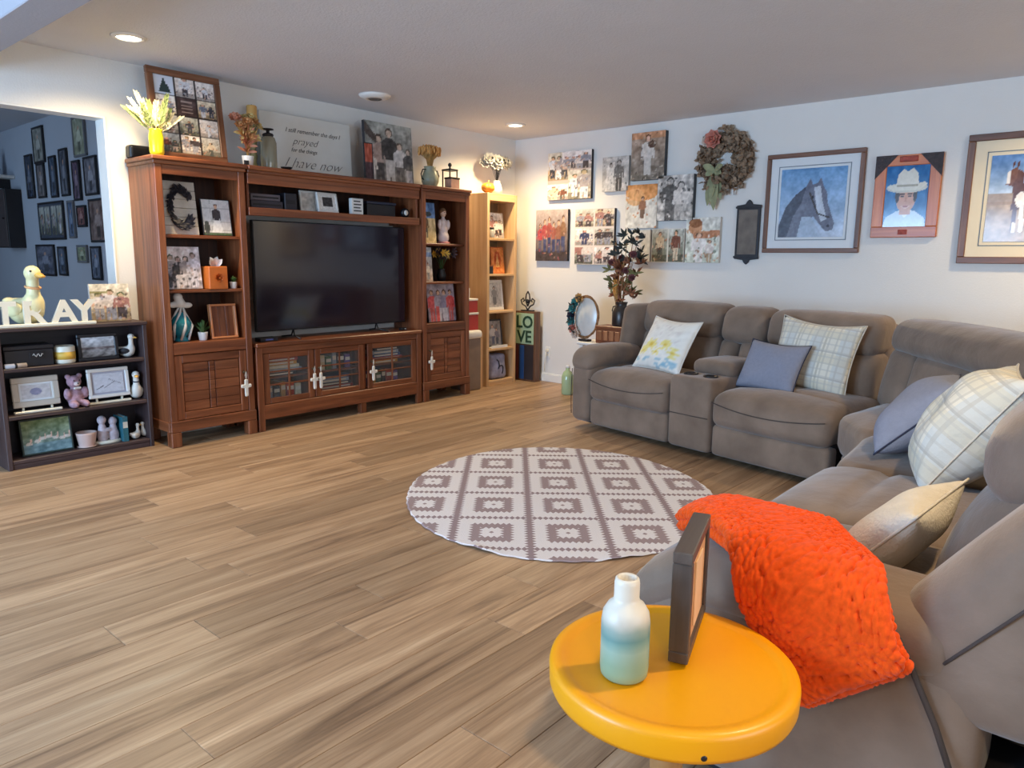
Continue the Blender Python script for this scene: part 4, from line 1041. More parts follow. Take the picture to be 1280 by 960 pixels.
bx('carved_crest', -.06, .06, -.036, -.028, .525, .565, mat('carved_red', S(160,60,36), .5, .3, scale=40, bump=.5), cw, .006)
bx('carved_mark', -.03, .03, -.034, -.028, .02, .055, mat('carved_red', S(160,60,36)), cw, .006)
# standing paint horse print
p = Pic(84, 84); p.grad((206,214,222), (96,140,198), .45, 1); p.rect(0, 1, 0, .46, (170,140,104)); p.noise(.14, 81, 9); p.rect(0, .4, .43, .56, (150,120,92), .8); p.ell(.85, .8, .25, .06, (226,228,232), 0, .7)
D1 = (96,60,48); D2 = (236,230,224)
p.poly([(.26, .36), (.28, .62), (.36, .66), (.64, .64), (.74, .60), (.76, .40), (.66, .36), (.44, .38)], D1); p.ell(.55, .56, .14, .08, D2); p.ell(.36, .48, .06, .09, D2)
p.poly([(.26, .56), (.24, .78), (.28, .84), (.36, .80), (.38, .60)], D1); p.poly([(.29, .86), (.22, .82), (.18, .66), (.24, .64), (.29, .72)], (120,80,64)); p.line(.21, .80, .20, .68, .018, D2); p.line(.24, .86, .25, .91, .01, D1); p.line(.29, .86, .30, .91, .01, D1)
for x in (.30, .38, .64, .72): p.line(x, .4, x+.01, .14, .024, D1 if x != .38 else D2); p.line(x+.01, .2, x+.01, .12, .02, D2)
p.line(.76, .58, .82, .3, .025, (50,36,32)); p.noise(.08, 82, 22)
wframe('large brown frame with a standing paint horse print beside the cowboy portrait', -4.045, -4.85, 1.245, 2.095, .045, p, frw, matw=.10, matm=M_MATC, line=M_MATL)

# burlap wreath
t = thing('wreath', 'round brown burlap wreath with a pink rose and green bow', 'wreath', (-.002, -2.315, 2.065), RW)
rr = random.Random(9); M_BURLAP = mat('burlap', S(158,134,110), .95, .3, scale=50, bump=.4, bscale=140)
lathe('ring', [(.10, -.02), (.13, -.05), (.18, -.06), (.22, -.04), (.235, -.01), (.2, 0), (.12, 0), (.10, -.02)], mat('burlap_core', S(110,88,68), .95, .2), t, None, (R(90), 0, 0), seg=36).scale = (1, 1, -1)
a_ = Acc()
for k in range(560):
    th = rr.uniform(0, 2*PI); r0 = rr.uniform(.075, .255); c = Vector((r0*math.cos(th)*.98, -rr.uniform(.03, .075)*(1-abs(r0-.165)*6), r0*math.sin(th)*1.04))
    d = Vector((rr.uniform(-1, 1), rr.uniform(-1.0, -.1), rr.uniform(-1, 1))).normalized(); L = rr.uniform(.035, .06)
    a_.add(*leaf_vf(c, c+d*L, rr.uniform(.03, .05), (rr.uniform(-1, 1), -.6, rr.uniform(-1, 1)), rr.uniform(-.3, .3), 3))
o = a_.build('burlap_ruffle', M_BURLAP, t); o['kind'] = 'stuff'
M_ROSE = mat('rose_pink', S(206,130,112), .8, .15, scale=30); M_ROSEW = mat('rose_cream', S(226,206,188), .8, .1)
def rose(parent, c, s, m, name='rose', face=(0, -1, 0)):
    a_ = Acc(); f_ = Vector(face).normalized(); sx_ = f_.orthogonal().normalized(); sy_ = f_.cross(sx_)
    a_.add(*ball_vf(Vector(c)+f_*s*.3, s*.34, 8, 5))
    for ring, (n_, rad_, tilt) in enumerate(((4, .35, .75), (6, .6, .4), (8, .8, .12))):
        for i in range(n_):
            an = 2*PI*i/n_+ring*.5; d = sx_*math.cos(an)+sy_*math.sin(an)
            b0 = Vector(c)+d*s*rad_*.3; a_.add(*leaf_vf(b0, b0+(d*(1-tilt)+f_*tilt).normalized()*s*.85, s*.8, f_, .25, 3))
    return a_.build(name, m, parent)
rose(t, (-.10, -.07, .17), .075, M_ROSE); rose(t, (-.165, -.06, .16), .045, M_ROSEW, 'small_rose')
a_ = Acc()
for (x, z, w_, l) in ((-.14, -.30, .06, .26), (-.08, -.34, .06, .28), (-.02, -.26, .05, .22)): a_.add(*leaf_vf((-.075, -.06, -.08), (x, -.03, z-.06), w_*1.4, (0, -1, 0), .05, 6))
for (x, z) in ((-.17, -.04), (.02, -.05), (-.14, -.13), (0, -.12)): a_.add(*leaf_vf((-.075, -.075, -.08), (x, -.09, z), .06, (0, -1, .3), .2, 5))
a_.build('ribbon_bow', mat('sage_ribbon', S(150,152,116), .8, .15, scale=20), t)

# dark hanging plaque with pointed ends
t = thing('wall_plaque', 'narrow dark metal wall plaque with pointed ends beneath the horse frame side', 'plaque', (-.002, -2.53, 1.48), RW)
def prism(name, pts, y0, y1, m, parent, bev=.003):
    bm = bmesh.new(); a = [bm.verts.new((x, y0, z)) for x, z in pts]; b_ = [bm.verts.new((x, y1, z)) for x, z in pts]; n = len(pts)
    bm.faces.new(a); bm.faces.new(b_[::-1])
    for i in range(n): bm.faces.new((a[i], b_[i], b_[(i+1) % n], a[(i+1) % n]))
    bmesh.ops.recalc_face_normals(bm, faces=bm.faces)
    if bev: bmesh.ops.bevel(bm, geom=list(bm.edges), offset=bev, segments=1, profile=.5, affect='EDGES', clamp_overlap=True)
    return frombm(name, bm, m, parent)
prism('plate', [(-.10, -.19), (-.105, -.215), (-.03, -.225), (-.02, -.245), (0, -.262), (.02, -.245), (.03, -.225), (.105, -.215), (.10, -.19), (.10, .19), (.105, .215), (.03, .225), (.02, .245), (0, .262), (-.02, .245), (-.03, .225), (-.105, .215), (-.10, .19)], -.018, 0, M_METAL, t)
bx('panel', -.08, .08, -.022, -.017, -.18, .18, mat('aged_panel', S(112,102,92), .6, .25, scale=14), t, .002)
for z in (-.2, .2): bx('cross_bar', -.108, .108, -.026, -.016, z-.008, z+.008, M_METAL, t, .002)

# ================================================================== HALL PICTURES
HR = random.Random(12)
hall = [(2.86,2.59,2.38,2.06),(1.88,1.62,2.36,2.04),(3.13,2.94,2.16,1.76),(2.83,2.64,2.06,1.75),(2.50,2.34,2.10,1.74),(2.24,2.06,2.14,1.74),(1.96,1.80,2.02,1.69),(1.70,1.44,2.03,1.72),(2.88,2.25,1.71,1.37),(2.14,2.00,1.70,1.38),(1.93,1.74,1.65,1.47),(1.66,1.31,1.69,1.34),(3.04,2.57,1.33,1.04),(2.47,2.28,1.31,1.05),(2.00,1.78,1.32,1.17),(1.70,1.50,1.31,1.03)]
hdesc = ['tall grey frame highest above the hall row', 'pale green print high beside the hall opening edge', 'black narrow frame starting the middle hall row', 'brown portrait frame second in the middle hall row', 'slim dark frame third in the middle hall row', 'tall dark frame standing highest in the middle hall row', 'narrow dark frame with plum photo in the hall row', 'wide dark frame ending the middle hall row', 'broad multi photo frame in the lower hall row', 'slim blue frame beside the broad hall frame', 'small red brown frame above the white hall ornament', 'brown photo frame low beside the hall opening edge', 'dark wide frame behind the duck on the hall wall', 'narrow dark frame behind the letters on the hall wall', 'small green frame low on the hall wall', 'dark photo frame lowest beside the hall opening edge']
HC = [(150,150,140), (170,176,150), (60,70,90), (120,112,112), (70,84,104), (96,100,112), (110,90,110), (130,130,140), (110,126,150), (90,110,140), (130,84,80), (126,104,96), (96,100,118), (84,96,116), (150,160,130), (110,120,140)]
for i, (a, b_, zt, zb) in enumerate(hall):
    p = Pic(18, 22, HC[i]); p.noise(.2, 200+i, 5); p.person(.5, .05, .75, tuple(min(255, c+50) for c in HC[i]), tuple(int(c*.6) for c in HC[i]), wd=1.3); p.noise(.12, 300+i, 12)
    if i == 8:
        p = Pic(30, 20, (60,70,90))
        for k in range(4): p.paste(family(10, 16, 1, 400+k, 2, 3), k*.25+.02, k*.25+.23, .06, .94)
    framed(hdesc[i], (-3.481, (a+b_)/2, zb), RW, abs(a-b_), zt-zb, .018, p, M_BLACKM if i not in (1, 9, 14) else mat('hall_frame_grey', S(120,124,130), .5), .02, lean=0, group='framed pictures on the hall wall')
t = thing('hall_shelf', 'dim white wall shelf far down the hall', 'shelf', (-3.482, 3.95, 2.0), RW)
bx('board', -.45, .45, -.2, 0, -.03, 0, M_WHITE, t); bx('bracket', -.3, -.27, -.16, 0, -.12, -.03, M_BLACKM, t); bx('bracket', .27, .3, -.16, 0, -.12, -.03, M_BLACKM, t)
for k, (y, h, m) in enumerate(((4.2, .34, M_BLACKM), (3.75, .2, mat('hall_vase_blue', S(70,90,140), .3)))):
    t = thing('hall_vase', ['tall dark vase on the hall shelf', 'short blue vase on the hall shelf'][k], 'vase', (-3.6, y, 2.0))
    lathe('body', [(0, 0), (.05, 0), (.07, h*.35), (.035, h*.75), (.045, h), (.035, h), (.025, h*.75), (0, h*.7)], m, t, seg=16)
t = thing('hall_cabinet', 'dark narrow cabinet hanging under the hall shelf', 'cabinet', (-3.482, 3.55, 1.30), RW)
bx('case', -.2, .2, -.14, 0, 0, .56, M_BLACKM, t); bx('door', -.19, .19, -.15, -.14, .01, .55, mat('hall_door_brown', S(74,62,60), .5), t); lathe('knob', [(0, -.02), (.01, -.015), (.005, 0), (0, 0)], M_METAL, t, (.15, -.15, .28), (R(-90), 0, 0), seg=10)

# ================================================================== SMALL THINGS
RG = random.Random(21)
def stems(name, n, base, spread, h, rad, m, parent, seed, top=None):
    r = random.Random(seed); a_ = Acc(); tips = []
    for i in range(n):
        an = r.uniform(0, 2*PI); k = r.uniform(.2, 1)*spread; hh = h*r.uniform(.75, 1)
        tip = Vector((base[0]+k*math.cos(an), base[1]+k*.6*math.sin(an), base[2]+hh)); b = Vector(base)
        mid = (b+tip)/2+Vector(((b-tip).x*.15, (b-tip).y*.15, hh*.08))
        a_.tube([b, mid, tip], rad, 5); tips.append((tip, (tip-mid).normalized()))
    a_.build(name, m, parent); return tips
def pot(parent, r_, h, m, name='pot'):
    return lathe(name, [(0, 0), (r_*.72, 0), (r_*.8, h*.1), (r_, h*.92), (r_*1.02, h), (r_*.88, h), (r_*.85, h*.85), (0, h*.82)], m, parent, seg=20)
def book(label, x, y, z, w_, d_, h_, c, group=None, rot=(0, 0, 0), name='book', cat='book'):
    t = thing(name, label, cat, (x, y, z), rot, group)
    m = mat('cover_%d_%d_%d' % c, S(*c), .45, .1, scale=20)
    boxes('cover', [(-w_/2, -w_/2+.003, -d_/2, d_/2, 0, h_), (w_/2-.003, w_/2, -d_/2, d_/2, 0, h_), (-w_/2+.003, w_/2-.003, -d_/2, -d_/2+.004, 0, h_)], m, t, .0006)
    bx('page_block', -w_/2+.003, w_/2-.003, -d_/2+.004, d_/2-.003, .002, h_-.004, M_CREAM, t, 0)
    bx('spine_label', -w_/2+.002, w_/2-.002, -d_/2-.0008, -d_/2, h_*.55, h_*.8, mat('spine_label', S(222,214,196), .5), t, 0)
    return t
# ---------- on top of the cabinets
t = thing('flower_vase', 'bright yellow vase of white feather plumes on the tower cabinet', 'vase', (-3.80, -.345, CT))
lathe('vase', [(0, 0), (.036, 0), (.042, .02), (.043, .11), (.036, .145), (.039, .155), (.033, .155), (.03, .14), (0, .13)], mat('yellow_glaze', S(236,226,30), .25, .04), t, seg=24)
MPL = mat('white_plume', S(214,206,172), .9, .12, scale=40); MPG = mat('sage_plume', S(140,156,100), .9, .2, scale=40)
r_ = random.Random(5)
for k in range(15):
    an = -1.25+2.5*k/14+r_.uniform(-.08, .08); L = r_.uniform(.15, .235); tip = Vector((math.sin(an)*L*.78, r_.uniform(-.05, .06), .15+math.cos(an*.85)*L)); b = Vector((math.sin(an)*.02, 0, .13))
    a_ = Acc(); d = tip-b
    a_.tube([b, b+d*.5, tip], .002, 5)
    for i in range(14):
        u_ = .25+.75*i/13; c = b+d*u_
        for s in (-1, 1):
            dd = Vector((s*.8, r_.uniform(-.5, .5), .5)).normalized()*(.034*(1.15-u_*.7)); a_.add(*leaf_vf(c, c+dd+d.normalized()*.02, .013, (0, -1, 0), .1, 2))
    a_.build('plume', MPL if k % 3 else MPG, t)
t = thing('router_box', 'small black rounded box behind the yellow vase on the tower', 'box', (-3.79, -.06, CT))
bx('casing', -.07, .07, -.04, .04, 0, .085, M_BLACK, t, .018, seg=3); boxes('vent_slot', [(-.05, .05, -.0412, -.0395, z, z+.004) for z in (.025, .04, .055)], M_METAL, t, 0)
p = Pic(66, 84, (40,30,28)); r_ = random.Random(8)
for i in range(3):
    for j in range(4):
        c = [(150,160,190), (196,180,160), (120,80,66), (206,206,214), (90,70,64)][(i*5+j*3) % 5]
        q = family(30, 30, r_.choice([1, 2, 2, 3]), 500+i*4+j, r_.randint(0, 3), r_.choice([1, 2, 3]), r_.uniform(.75, 1))
        if (i, j) == (1, 2): q = Pic(20, 20, (82,62,60)); q.noise(.2, 3, 4); [q.line(.2, .2+.2*k, .8, .2+.2*k, .03, (170,150,140)) for k in range(4)]
        if (i, j) == (0, 3): q = Pic(20, 20, (214,222,236)); q.poly([(.2, .1), (.5, .95), (.8, .1)], (40,60,60))
        p.paste(q, i/3+.012, (i+1)/3-.012, j/4+.008, (j+1)/4-.008)
framed('brown wooden collage frame of family photos leaning above the tower cabinet', (-3.525, -.225, CT+.002), 0, .485, .565, .042, p, frw, .03, lean=-7, glaze=False)
t = thing('autumn_bouquet', 'dried orange autumn bouquet in a small white pot beside the collage frame', 'bouquet', (-3.165, -.30, CT))
pot(t, .04, .07, M_CERAM)
tips = stems('stems', 30, (0, 0, .05), .10, .27, .0018, M_STRAW, t, 3)
MO1 = mat('dried_orange', S(208,152,98), .85, .25, scale=40); MO2 = mat('dried_rust', S(202,136,106), .85, .25, scale=40); MO3 = mat('dried_gold', S(214,188,124), .85, .25, scale=40)
for i, (tp, d) in enumerate(tips):
    if i < 12: rose(t, tp, .042, (MO2, MO1, MO3)[i % 3], 'dried_flower', (d.x, d.y-.6, d.z))
    else:
        a_ = Acc()
        tp = tp-d*RG.uniform(0, .12)
        for k in range(7): a_.add(*leaf_vf(tp-d*.05, tp-d*.05+Vector((RG.uniform(-1, 1), RG.uniform(-1, .2), RG.uniform(-.2, 1))).normalized()*.07, .022, (0, -1, .3), .15, 3))
        a_.build('dried_leaf', (MO1, MO3, MO2)[i % 3], t)
bx('tag', -.055, -.02, -.05, -.04, 0, .035, M_BLACKM, t, .002)
t = thing('candlestick', 'tall mossy candlestick with an ochre pillar candle beside the bouquet', 'candlestick', (-3.015, -.12, CT))
lathe('stick', [(0, 0), (.05, 0), (.052, .012), (.03, .03), (.018, .06), (.028, .10), (.016, .14), (.03, .20), (.017, .25), (.036, .33), (.045, .345), (.045, .355), (0, .355)], mat('moss_paint', S(128,122,84), .6, .3, scale=30), t, seg=20)
lathe('candle', [(0, .355), (.036, .355), (.037, .36), (.036, .44), (.03, .446), (0, .442)], mat('ochre_wax', S(206,158,88), .5, .1), t, seg=20); tube('wick', [(0, 0, .44), (.001, 0, .455)], .0015, M_BLACK, t)
t = thing('glass_canister', 'smoky glass canister with a dark lid in front of the script sign', 'canister', (-2.955, -.22, CT))
lathe('glass', [(0, 0), (.052, 0), (.056, .02), (.056, .19), (.045, .225), (.03, .235), (0, .235)], mat('smoky_glass', S(150,144,122), .12, .08), t, seg=24)
lathe('lid', [(.034, .233), (.04, .243), (.034, .253), (.012, .26), (.012, .275), (.04, .28), (.04, .286), (0, .288)], M_METAL, t, seg=20)
t = thing('trinket_dish', 'tiny grey dish at the foot of the smoky canister', 'dish', (-2.885, -.33, CT)); lathe('dish', [(0, 0), (.02, 0), (.04, .018), (.042, .022), (.036, .02), (0, .008)], M_METAL, t, seg=18); lathe('pebble', [(0, .012), (.014, .016), (.012, .026), (0, .03)], M_CERAM, t, seg=12)
t = thing('script_sign', 'white sign with script lettering standing above the television', 'sign', (-2.53, -.075, CT), (R(-3), 0, 0))
bx('board', -.40, .40, -.018, 0, 0, .44, mat('sign_white', S(222,220,212), .6, .03), t, .003)
MTX = mat('sign_ink', S(84,80,78), .7, .05)
text('lettering', 'I still remember the days I', .046, MTX, t, (.05, -.0192, .315), .35, .0006)
text('lettering', 'prayed', .075, MTX, t, (-.03, -.0192, .23), .5, .0006, sx=1.05, bold=-.0012)
text('lettering', 'for the things', .042, MTX, t, (-.04, -.0192, .175), .35, .0006)
text('lettering', 'I have now', .105, MTX, t, (.03, -.0192, .06), .55, .0006, sx=1.1, bold=-.002)
p = Pic(54, 50); p.grad((120,112,108), (150,160,152)); p.noise(.2, 91, 7); p.poly([(0, 1), (0, .8), (.25, .62), (.3, .7), (.05, .96)], (90,70,62)); p.person(.28, .0, .8, (190,150,140), (70,66,76), wd=.9); p.person(.5, .02, .9, (60,58,60), (200,196,196), wd=.9); p.person(.72, 0, .7, (206,202,204), (90,80,84), wd=1); p.person(.9, 0, .62, (80,76,80), (190,180,184), wd=.9); p.person(.12, 0, .5, (226,222,220), (206,200,200), wd=1); p.noise(.18, 92, 18).gray(.55)
canvas('large grey toned family canvas standing beside the script sign', (-1.815, -.17, CT), 0, .50, .485, p, .03, M_CSIDE, -4)
p = Pic(20, 34, (176,84,62)); p.rect(0, 1, 0, .5, (70,44,52)); p.noise(.2, 93, 6)
framed('small rust red photo stand in front of the grey family canvas', (-2.075, -.235, CT), 0, .09, .30, .008, p, M_BLACKM, .012, lean=-3, glaze=False)
t = thing('wheat_vase', 'green two handled urn holding a sheaf of wheat', 'vase', (-1.405, -.23, CT))
lathe('urn', [(0, 0), (.05, 0), (.055, .012), (.075, .05), (.078, .08), (.06, .13), (.048, .165), (.055, .18), (.047, .18), (.04, .16), (0, .15)], mat('celadon', S(150,148,122), .35, .15, scale=20), t, seg=24)
for s in (-1, 1): tube('handle', [(s*.05, 0, .155), (s*.085, 0, .15), (s*.105, 0, .11), (s*.095, 0, .075), (s*.074, 0, .065)], .005, M_METAL, t)
a_ = Acc(); b_ = Acc(); r_ = random.Random(6)
for k in range(240):
    an = r_.uniform(0, 2*PI); kx = r_.uniform(0, 1)**.6; tp = Vector((math.cos(an)*.115*kx, math.sin(an)*.07*kx, .335-.02*kx*kx+r_.uniform(-.03, .01))); a_.tube([(math.cos(an)*.02*kx, 0, .15), ((tp.x)*.35, tp.y*.35, .24), tp], .0014, 4)
    b_.add(*ball_vf(tp, (.009, .009, .024), 5, 4))
a_.build('wheat_stalk', M_STRAW, t)['kind'] = 'stuff'; b_.build('wheat_ear', mat('wheat_ear', S(206,150,84), .85, .25, scale=60), t)['kind'] = 'stuff'
t = thing('spice_tin', 'small pinkish tin box in front of the black lantern', 'tin', (-1.215, -.31, CT)); bx('tin', -.055, .055, -.04, .04, 0, .085, mat('pink_tin', S(170,130,112), .4, .2, scale=20), t, .004); bx('lid', -.058, .058, -.043, .043, .085, .1, M_METAL, t, .003)
t = thing('lantern', 'black framed lantern with a ball finial at the end of the cabinet', 'lantern', (-1.135, -.20, CT))
bx('base', -.05, .05, -.05, .05, 0, .018, M_BLACK, t); bx('roof', -.054, .054, -.054, .054, .17, .186, M_BLACK, t, .004)
for sx_ in (-1, 1):
    for sy_ in (-1, 1): bx('corner_post', sx_*.045-.005, sx_*.045+.005, sy_*.045-.005, sy_*.045+.005, .018, .17, M_BLACK, t, .001)
lathe('finial', [(0, .186), (.012, .19), (.006, .205), (.016, .215), (.018, .228), (.010, .24), (0, .243)], M_BLACK, t, seg=14); lathe('candle', [(0, .018), (.026, .018), (.026, .11), (0, .112)], mat('rose_wax', S(206,160,140), .5, .05), t, seg=16)
t = thing('pumpkin', 'small orange pumpkin on top of the pine bookcase', 'pumpkin', (-.635, -.205, 1.86))
V = []; F = []; ns, nr = 40, 12
for j in range(nr+1):
    th = PI*j/nr
    for i in range(ns):
        a = 2*PI*i/ns; k = 1-.10*abs(math.cos(a*4))**6; V.append((.07*k*math.sin(th)*math.cos(a), .065*k*math.sin(th)*math.sin(a), .05+.049*math.cos(th)*(.85 if math.sin(th) < .3 else 1)))
for j in range(nr):
    for i in range(ns): F.append((j*ns+i, (j+1)*ns+i, (j+1)*ns+(i+1) % ns, j*ns+(i+1) % ns))
pyd('flesh', V, F, mat('pumpkin_skin', S(230,148,52), .5, .12, scale=15), t, smooth=True); tube('stalk', [(0, 0, .08), (.004, 0, .10), (.014, 0, .118)], [.009, .006, .007], M_STRAW, t)
t = thing('cotton_bouquet', 'vase of white blooms with black centres on the pine bookcase', 'bouquet', (-.46, -.16, 1.86)); lathe('vase', [(0, 0), (.04, 0), (.055, .05), (.04, .1), (.03, .12), (.035, .13), (.028, .13), (0, .11)], M_CERAM, t, seg=20)
tips = stems('stems', 18, (0, 0, .11), .15, .24, .002, M_METAL, t, 8)
for i, (tp, d) in enumerate(tips): f_ = rose(t, tp-Vector((0, 0, .02)), .06, mat('cotton_white', S(206,200,188), .9, .1), 'bloom', (d.x, -.9, .4)); lathe('centre', [(0, .016), (.010, .012), (.012, 0), (0, -.004)], M_BLACK, f_, tuple(tp-Vector((0, .035, .012))), (R(80), 0, 0), seg=8)
# ---------- bridge cubby
Z = 1.57
for k, (x, w_, h_, c, nm) in enumerate(((-3.05, .25, .055, (52,48,56), 'charcoal'), (-3.06, .23, .045, (92,84,88), 'grey'), (-2.86, .10, .12, (38,36,44), 'black'))):
    t = thing('media_case', nm+' storage case lying in the bridge shelf', 'case', (x, -.25, Z+(.055 if k == 1 else 0))); bx('case', -w_/2, w_/2, -.08, .1, 0, h_, mat('case_'+nm, S(*c), .5, .1), t, .004); bx('label_strip', -w_/2+.015, w_/2-.015, -.0812, -.08, h_*.35, h_*.6, M_METAL, t, 0)
p = Pic(24, 24, (236,232,226)); p.rect(.2, .8, .25, .85, (60,60,62)); p.noise(.12, 95, 12)
framed('white frame with a dark print leaning in the bridge shelf', (-2.525, -.30, Z), R(4), .19, .15, .018, p, M_WHITE, .018, lean=-10)
framed('narrow white frame standing behind the dark print frame', (-2.66, -.25, Z), 0, .15, .155, .014, Pic(14, 14, (214,206,196)).noise(.2, 4, 5), M_WHITE, .016, lean=-6)
t = thing('block_sign', 'little white block with grey words in the bridge shelf', 'sign', (-2.26, -.30, Z)); bx('block', -.055, .055, -.02, .02, 0, .125, M_WHITE, t, .003); boxes('printed_line', [(-.038, .036-.01*(k % 2), -.0212, -.02, .025+k*.024, .035+k*.024) for k in range(4)], MTX, t, 0)
t = thing('storage_box', 'long black storage box at the end of the bridge shelf', 'box', (-1.98, -.22, Z)); bx('box', -.17, .12, -.08, .1, 0, .095, M_BLACKM, t, .004); bx('lid', -.175, .125, -.085, .105, .095, .115, mat('box_lid_blue', S(44,48,66), .5), t, .003)
t = thing('shelf_clock', 'tiny black clock with a white dial in the bridge shelf', 'clock', (-1.785, -.33, Z)); lathe('case', [(0, 0), (.036, 0), (.038, .006), (.036, .03), (0, .03)], M_BLACK, t, (0, .015, .04), (R(90), 0, 0), seg=20); lathe('dial', [(0, .0005), (.022, .0005), (.022, 0), (0, 0)], M_WHITE, t, (0, -.0155, .04), (R(90), 0, 0), seg=20); bx('stand', -.02, .02, -.01, .01, 0, .006, M_BLACK, t, 0)
# ---------- tower by the hall
t = thing('plank_sign', 'whitewashed plank sign with a dark leafy wreath in the tower', 'sign', (-3.665, -.28, 1.37), (R(-7), 0, 0))
for k in range(6): bx('plank', -.13, .13, -.016, 0, k*.057+.001, k*.057+.056, mat('whitewash', S(206,198,186), .7, .12, scale=20), t, .002)
a_ = Acc(); r_ = random.Random(15)
for k in range(260):
    an = r_.uniform(.4, 5.6); rad = .085+r_.uniform(-.015, .015); c = Vector((.02+rad*math.cos(an)*.85, -.022, .17+rad*1.35*math.sin(an))); tg = Vector((-math.sin(an), -.25, math.cos(an)*1.2)); a_.add(*leaf_vf(c, c+(tg+Vector((r_.uniform(-.8, .8), r_.uniform(-.5, 0), r_.uniform(-.8, .8)))).normalized()*.04, .014, (0, -1, 0), .1, 3))
a_.build('leaf_wreath', mat('dark_leaf', S(52,50,58), .7, .3, scale=40), t)
p = Pic(34, 38, (214,212,210)); [p.rect(0, 1, k*.125, k*.125+.012, (180,178,176)) for k in range(8)]; [p.rect(.1+.2*(k % 2)+i*.4, .112+.2*(k % 2)+i*.4, k*.125, (k+1)*.125, (180,178,176)) for k in range(8) for i in range(2)]
p.poly([(.28, .04), (.72, .04), (.58, .52), (.42, .52)], (238,236,234)); p.person(.5, .1, .78, (70,64,66), (236,234,232), wd=.9); p.rect(0, 1, 0, .07, (90,110,80)); p.ell(.12, .2, .1, .2, (80,84,80)); p.noise(.08, 97, 18)
framed('photo of a bride before white bricks in the tower', (-3.405, -.29, 1.37), 0, .205, .245, .006, p, M_BLACKM, .012, lean=-8)
p = family(40, 44, 4, 98, 3, 3, .92); p.noise(.2, 6, 14).gray(.6, (1, .96, 1)); canvas('lilac grey canvas of a standing family on the middle tower shelf', (-3.665, -.29, 1.02), 0, .245, .275, p, .025, M_CSIDE, -7)
t = thing('tissue_box', 'orange cube tissue box with a tissue pulled up', 'tissue box', (-3.455, -.29, 1.02), R(4)); MOB = mat('orange_box', S(206,110,44), .5, .08, scale=20)
boxes('box', [(-.068, .068, -.066, .066, 0, .15)], MOB, t, .004); rose(t, (0, -.068, .075), .03, mat('orange_emboss', S(186,92,36), .5), 'embossed_rose')
a_ = Acc()
for k in range(7): a_.add(*leaf_vf((0, 0, .145), (-.05+.017*k, -.03+.02*(k % 3), .20+.012*(k % 2)), .045, (0, -1, .2), .2, 4))
a_.build('tissue', M_WHITE, t)
def succulent(label, x, y, z, r0, h, mp, seed, lh=.06, n=14):
    t = thing('potted_plant', label, 'plant', (x, y, z)); pot(t, r0, h, mp); a_ = Acc(); r = random.Random(seed)
    for k in range(n): an = r.uniform(0, 2*PI); el = r.uniform(.3, 1.4); a_.add(*leaf_vf((0, 0, h*.85), (math.cos(an)*math.cos(el)*lh, math.sin(an)*math.cos(el)*lh, h*.85+math.sin(el)*lh*1.2), .02, (0, 0, 1), .15, 4))
    a_.build('leaves', M_GREEN, t); return t
succulent('tiny white pot of succulent beside the orange tissue box', -3.325, -.31, 1.02, .026, .045, M_CERAM, 1, .04)
succulent('small white pot of green grass between pitcher and wooden frame', -3.56, -.31, .68, .032, .055, M_CERAM, 2, .075, 26)
t = thing('glass_figurine', 'white and teal glass swirl figurine on the lowest tower shelf', 'figurine', (-3.685, -.27, .68)); MTE = mat('teal_glass', S(40,140,160), .1, .3, scale=12)
lathe('body', [(0, 0), (.045, 0), (.05, .01), (.03, .03), (.06, .08), (.066, .12), (.045, .16), (.02, .19), (0, .19)], MTE, t, seg=24)
a_ = Acc()
for k in range(6): a = k*PI/3; a_.tube([(.05*math.cos(a), .05*math.sin(a), .01), (.068*math.cos(a+.5), .068*math.sin(a+.5), .10), (.03*math.cos(a+1.1), .03*math.sin(a+1.1), .19), (.012, 0, .25)], [.007, .010, .008, .006], 6)
a_.build('white_swirl', M_CERAM, t); blob('head', [(0, 0, .25, .035, .03, .035), (-.01, 0, .29, .03, .025, .03), (.045, 0, .235, .04, .015, .02), (-.045, 0, .24, .035, .015, .02)], M_CERAM, t)
t = thing('shadow_box', 'empty honey wood shadow box frame on the lowest tower shelf', 'shadow box', (-3.405, -.29, .68), (R(-6), 0, 0)); w_, h_ = .19, .235
HW = lambda ax: wood('honey_wood', S(176,106,62), S(198,130,84), S(212,150,104), axis=ax)
for z in (0, h_-.014): bx('frame_rail', -w_/2, w_/2, -.035, 0, z, z+.014, HW(0), t)
for x in (-w_/2, w_/2-.014): bx('frame_stile', x, x+.014, -.0345, 0, .014, h_-.014, HW(2), t)
for k in range(3): a = -w_/2+.014+(w_-.028)/3*k; bx('back_board', a+.0006, a+(w_-.028)/3-.0006, -.008, -.001, .014, h_-.014, cab(2), t, .001)
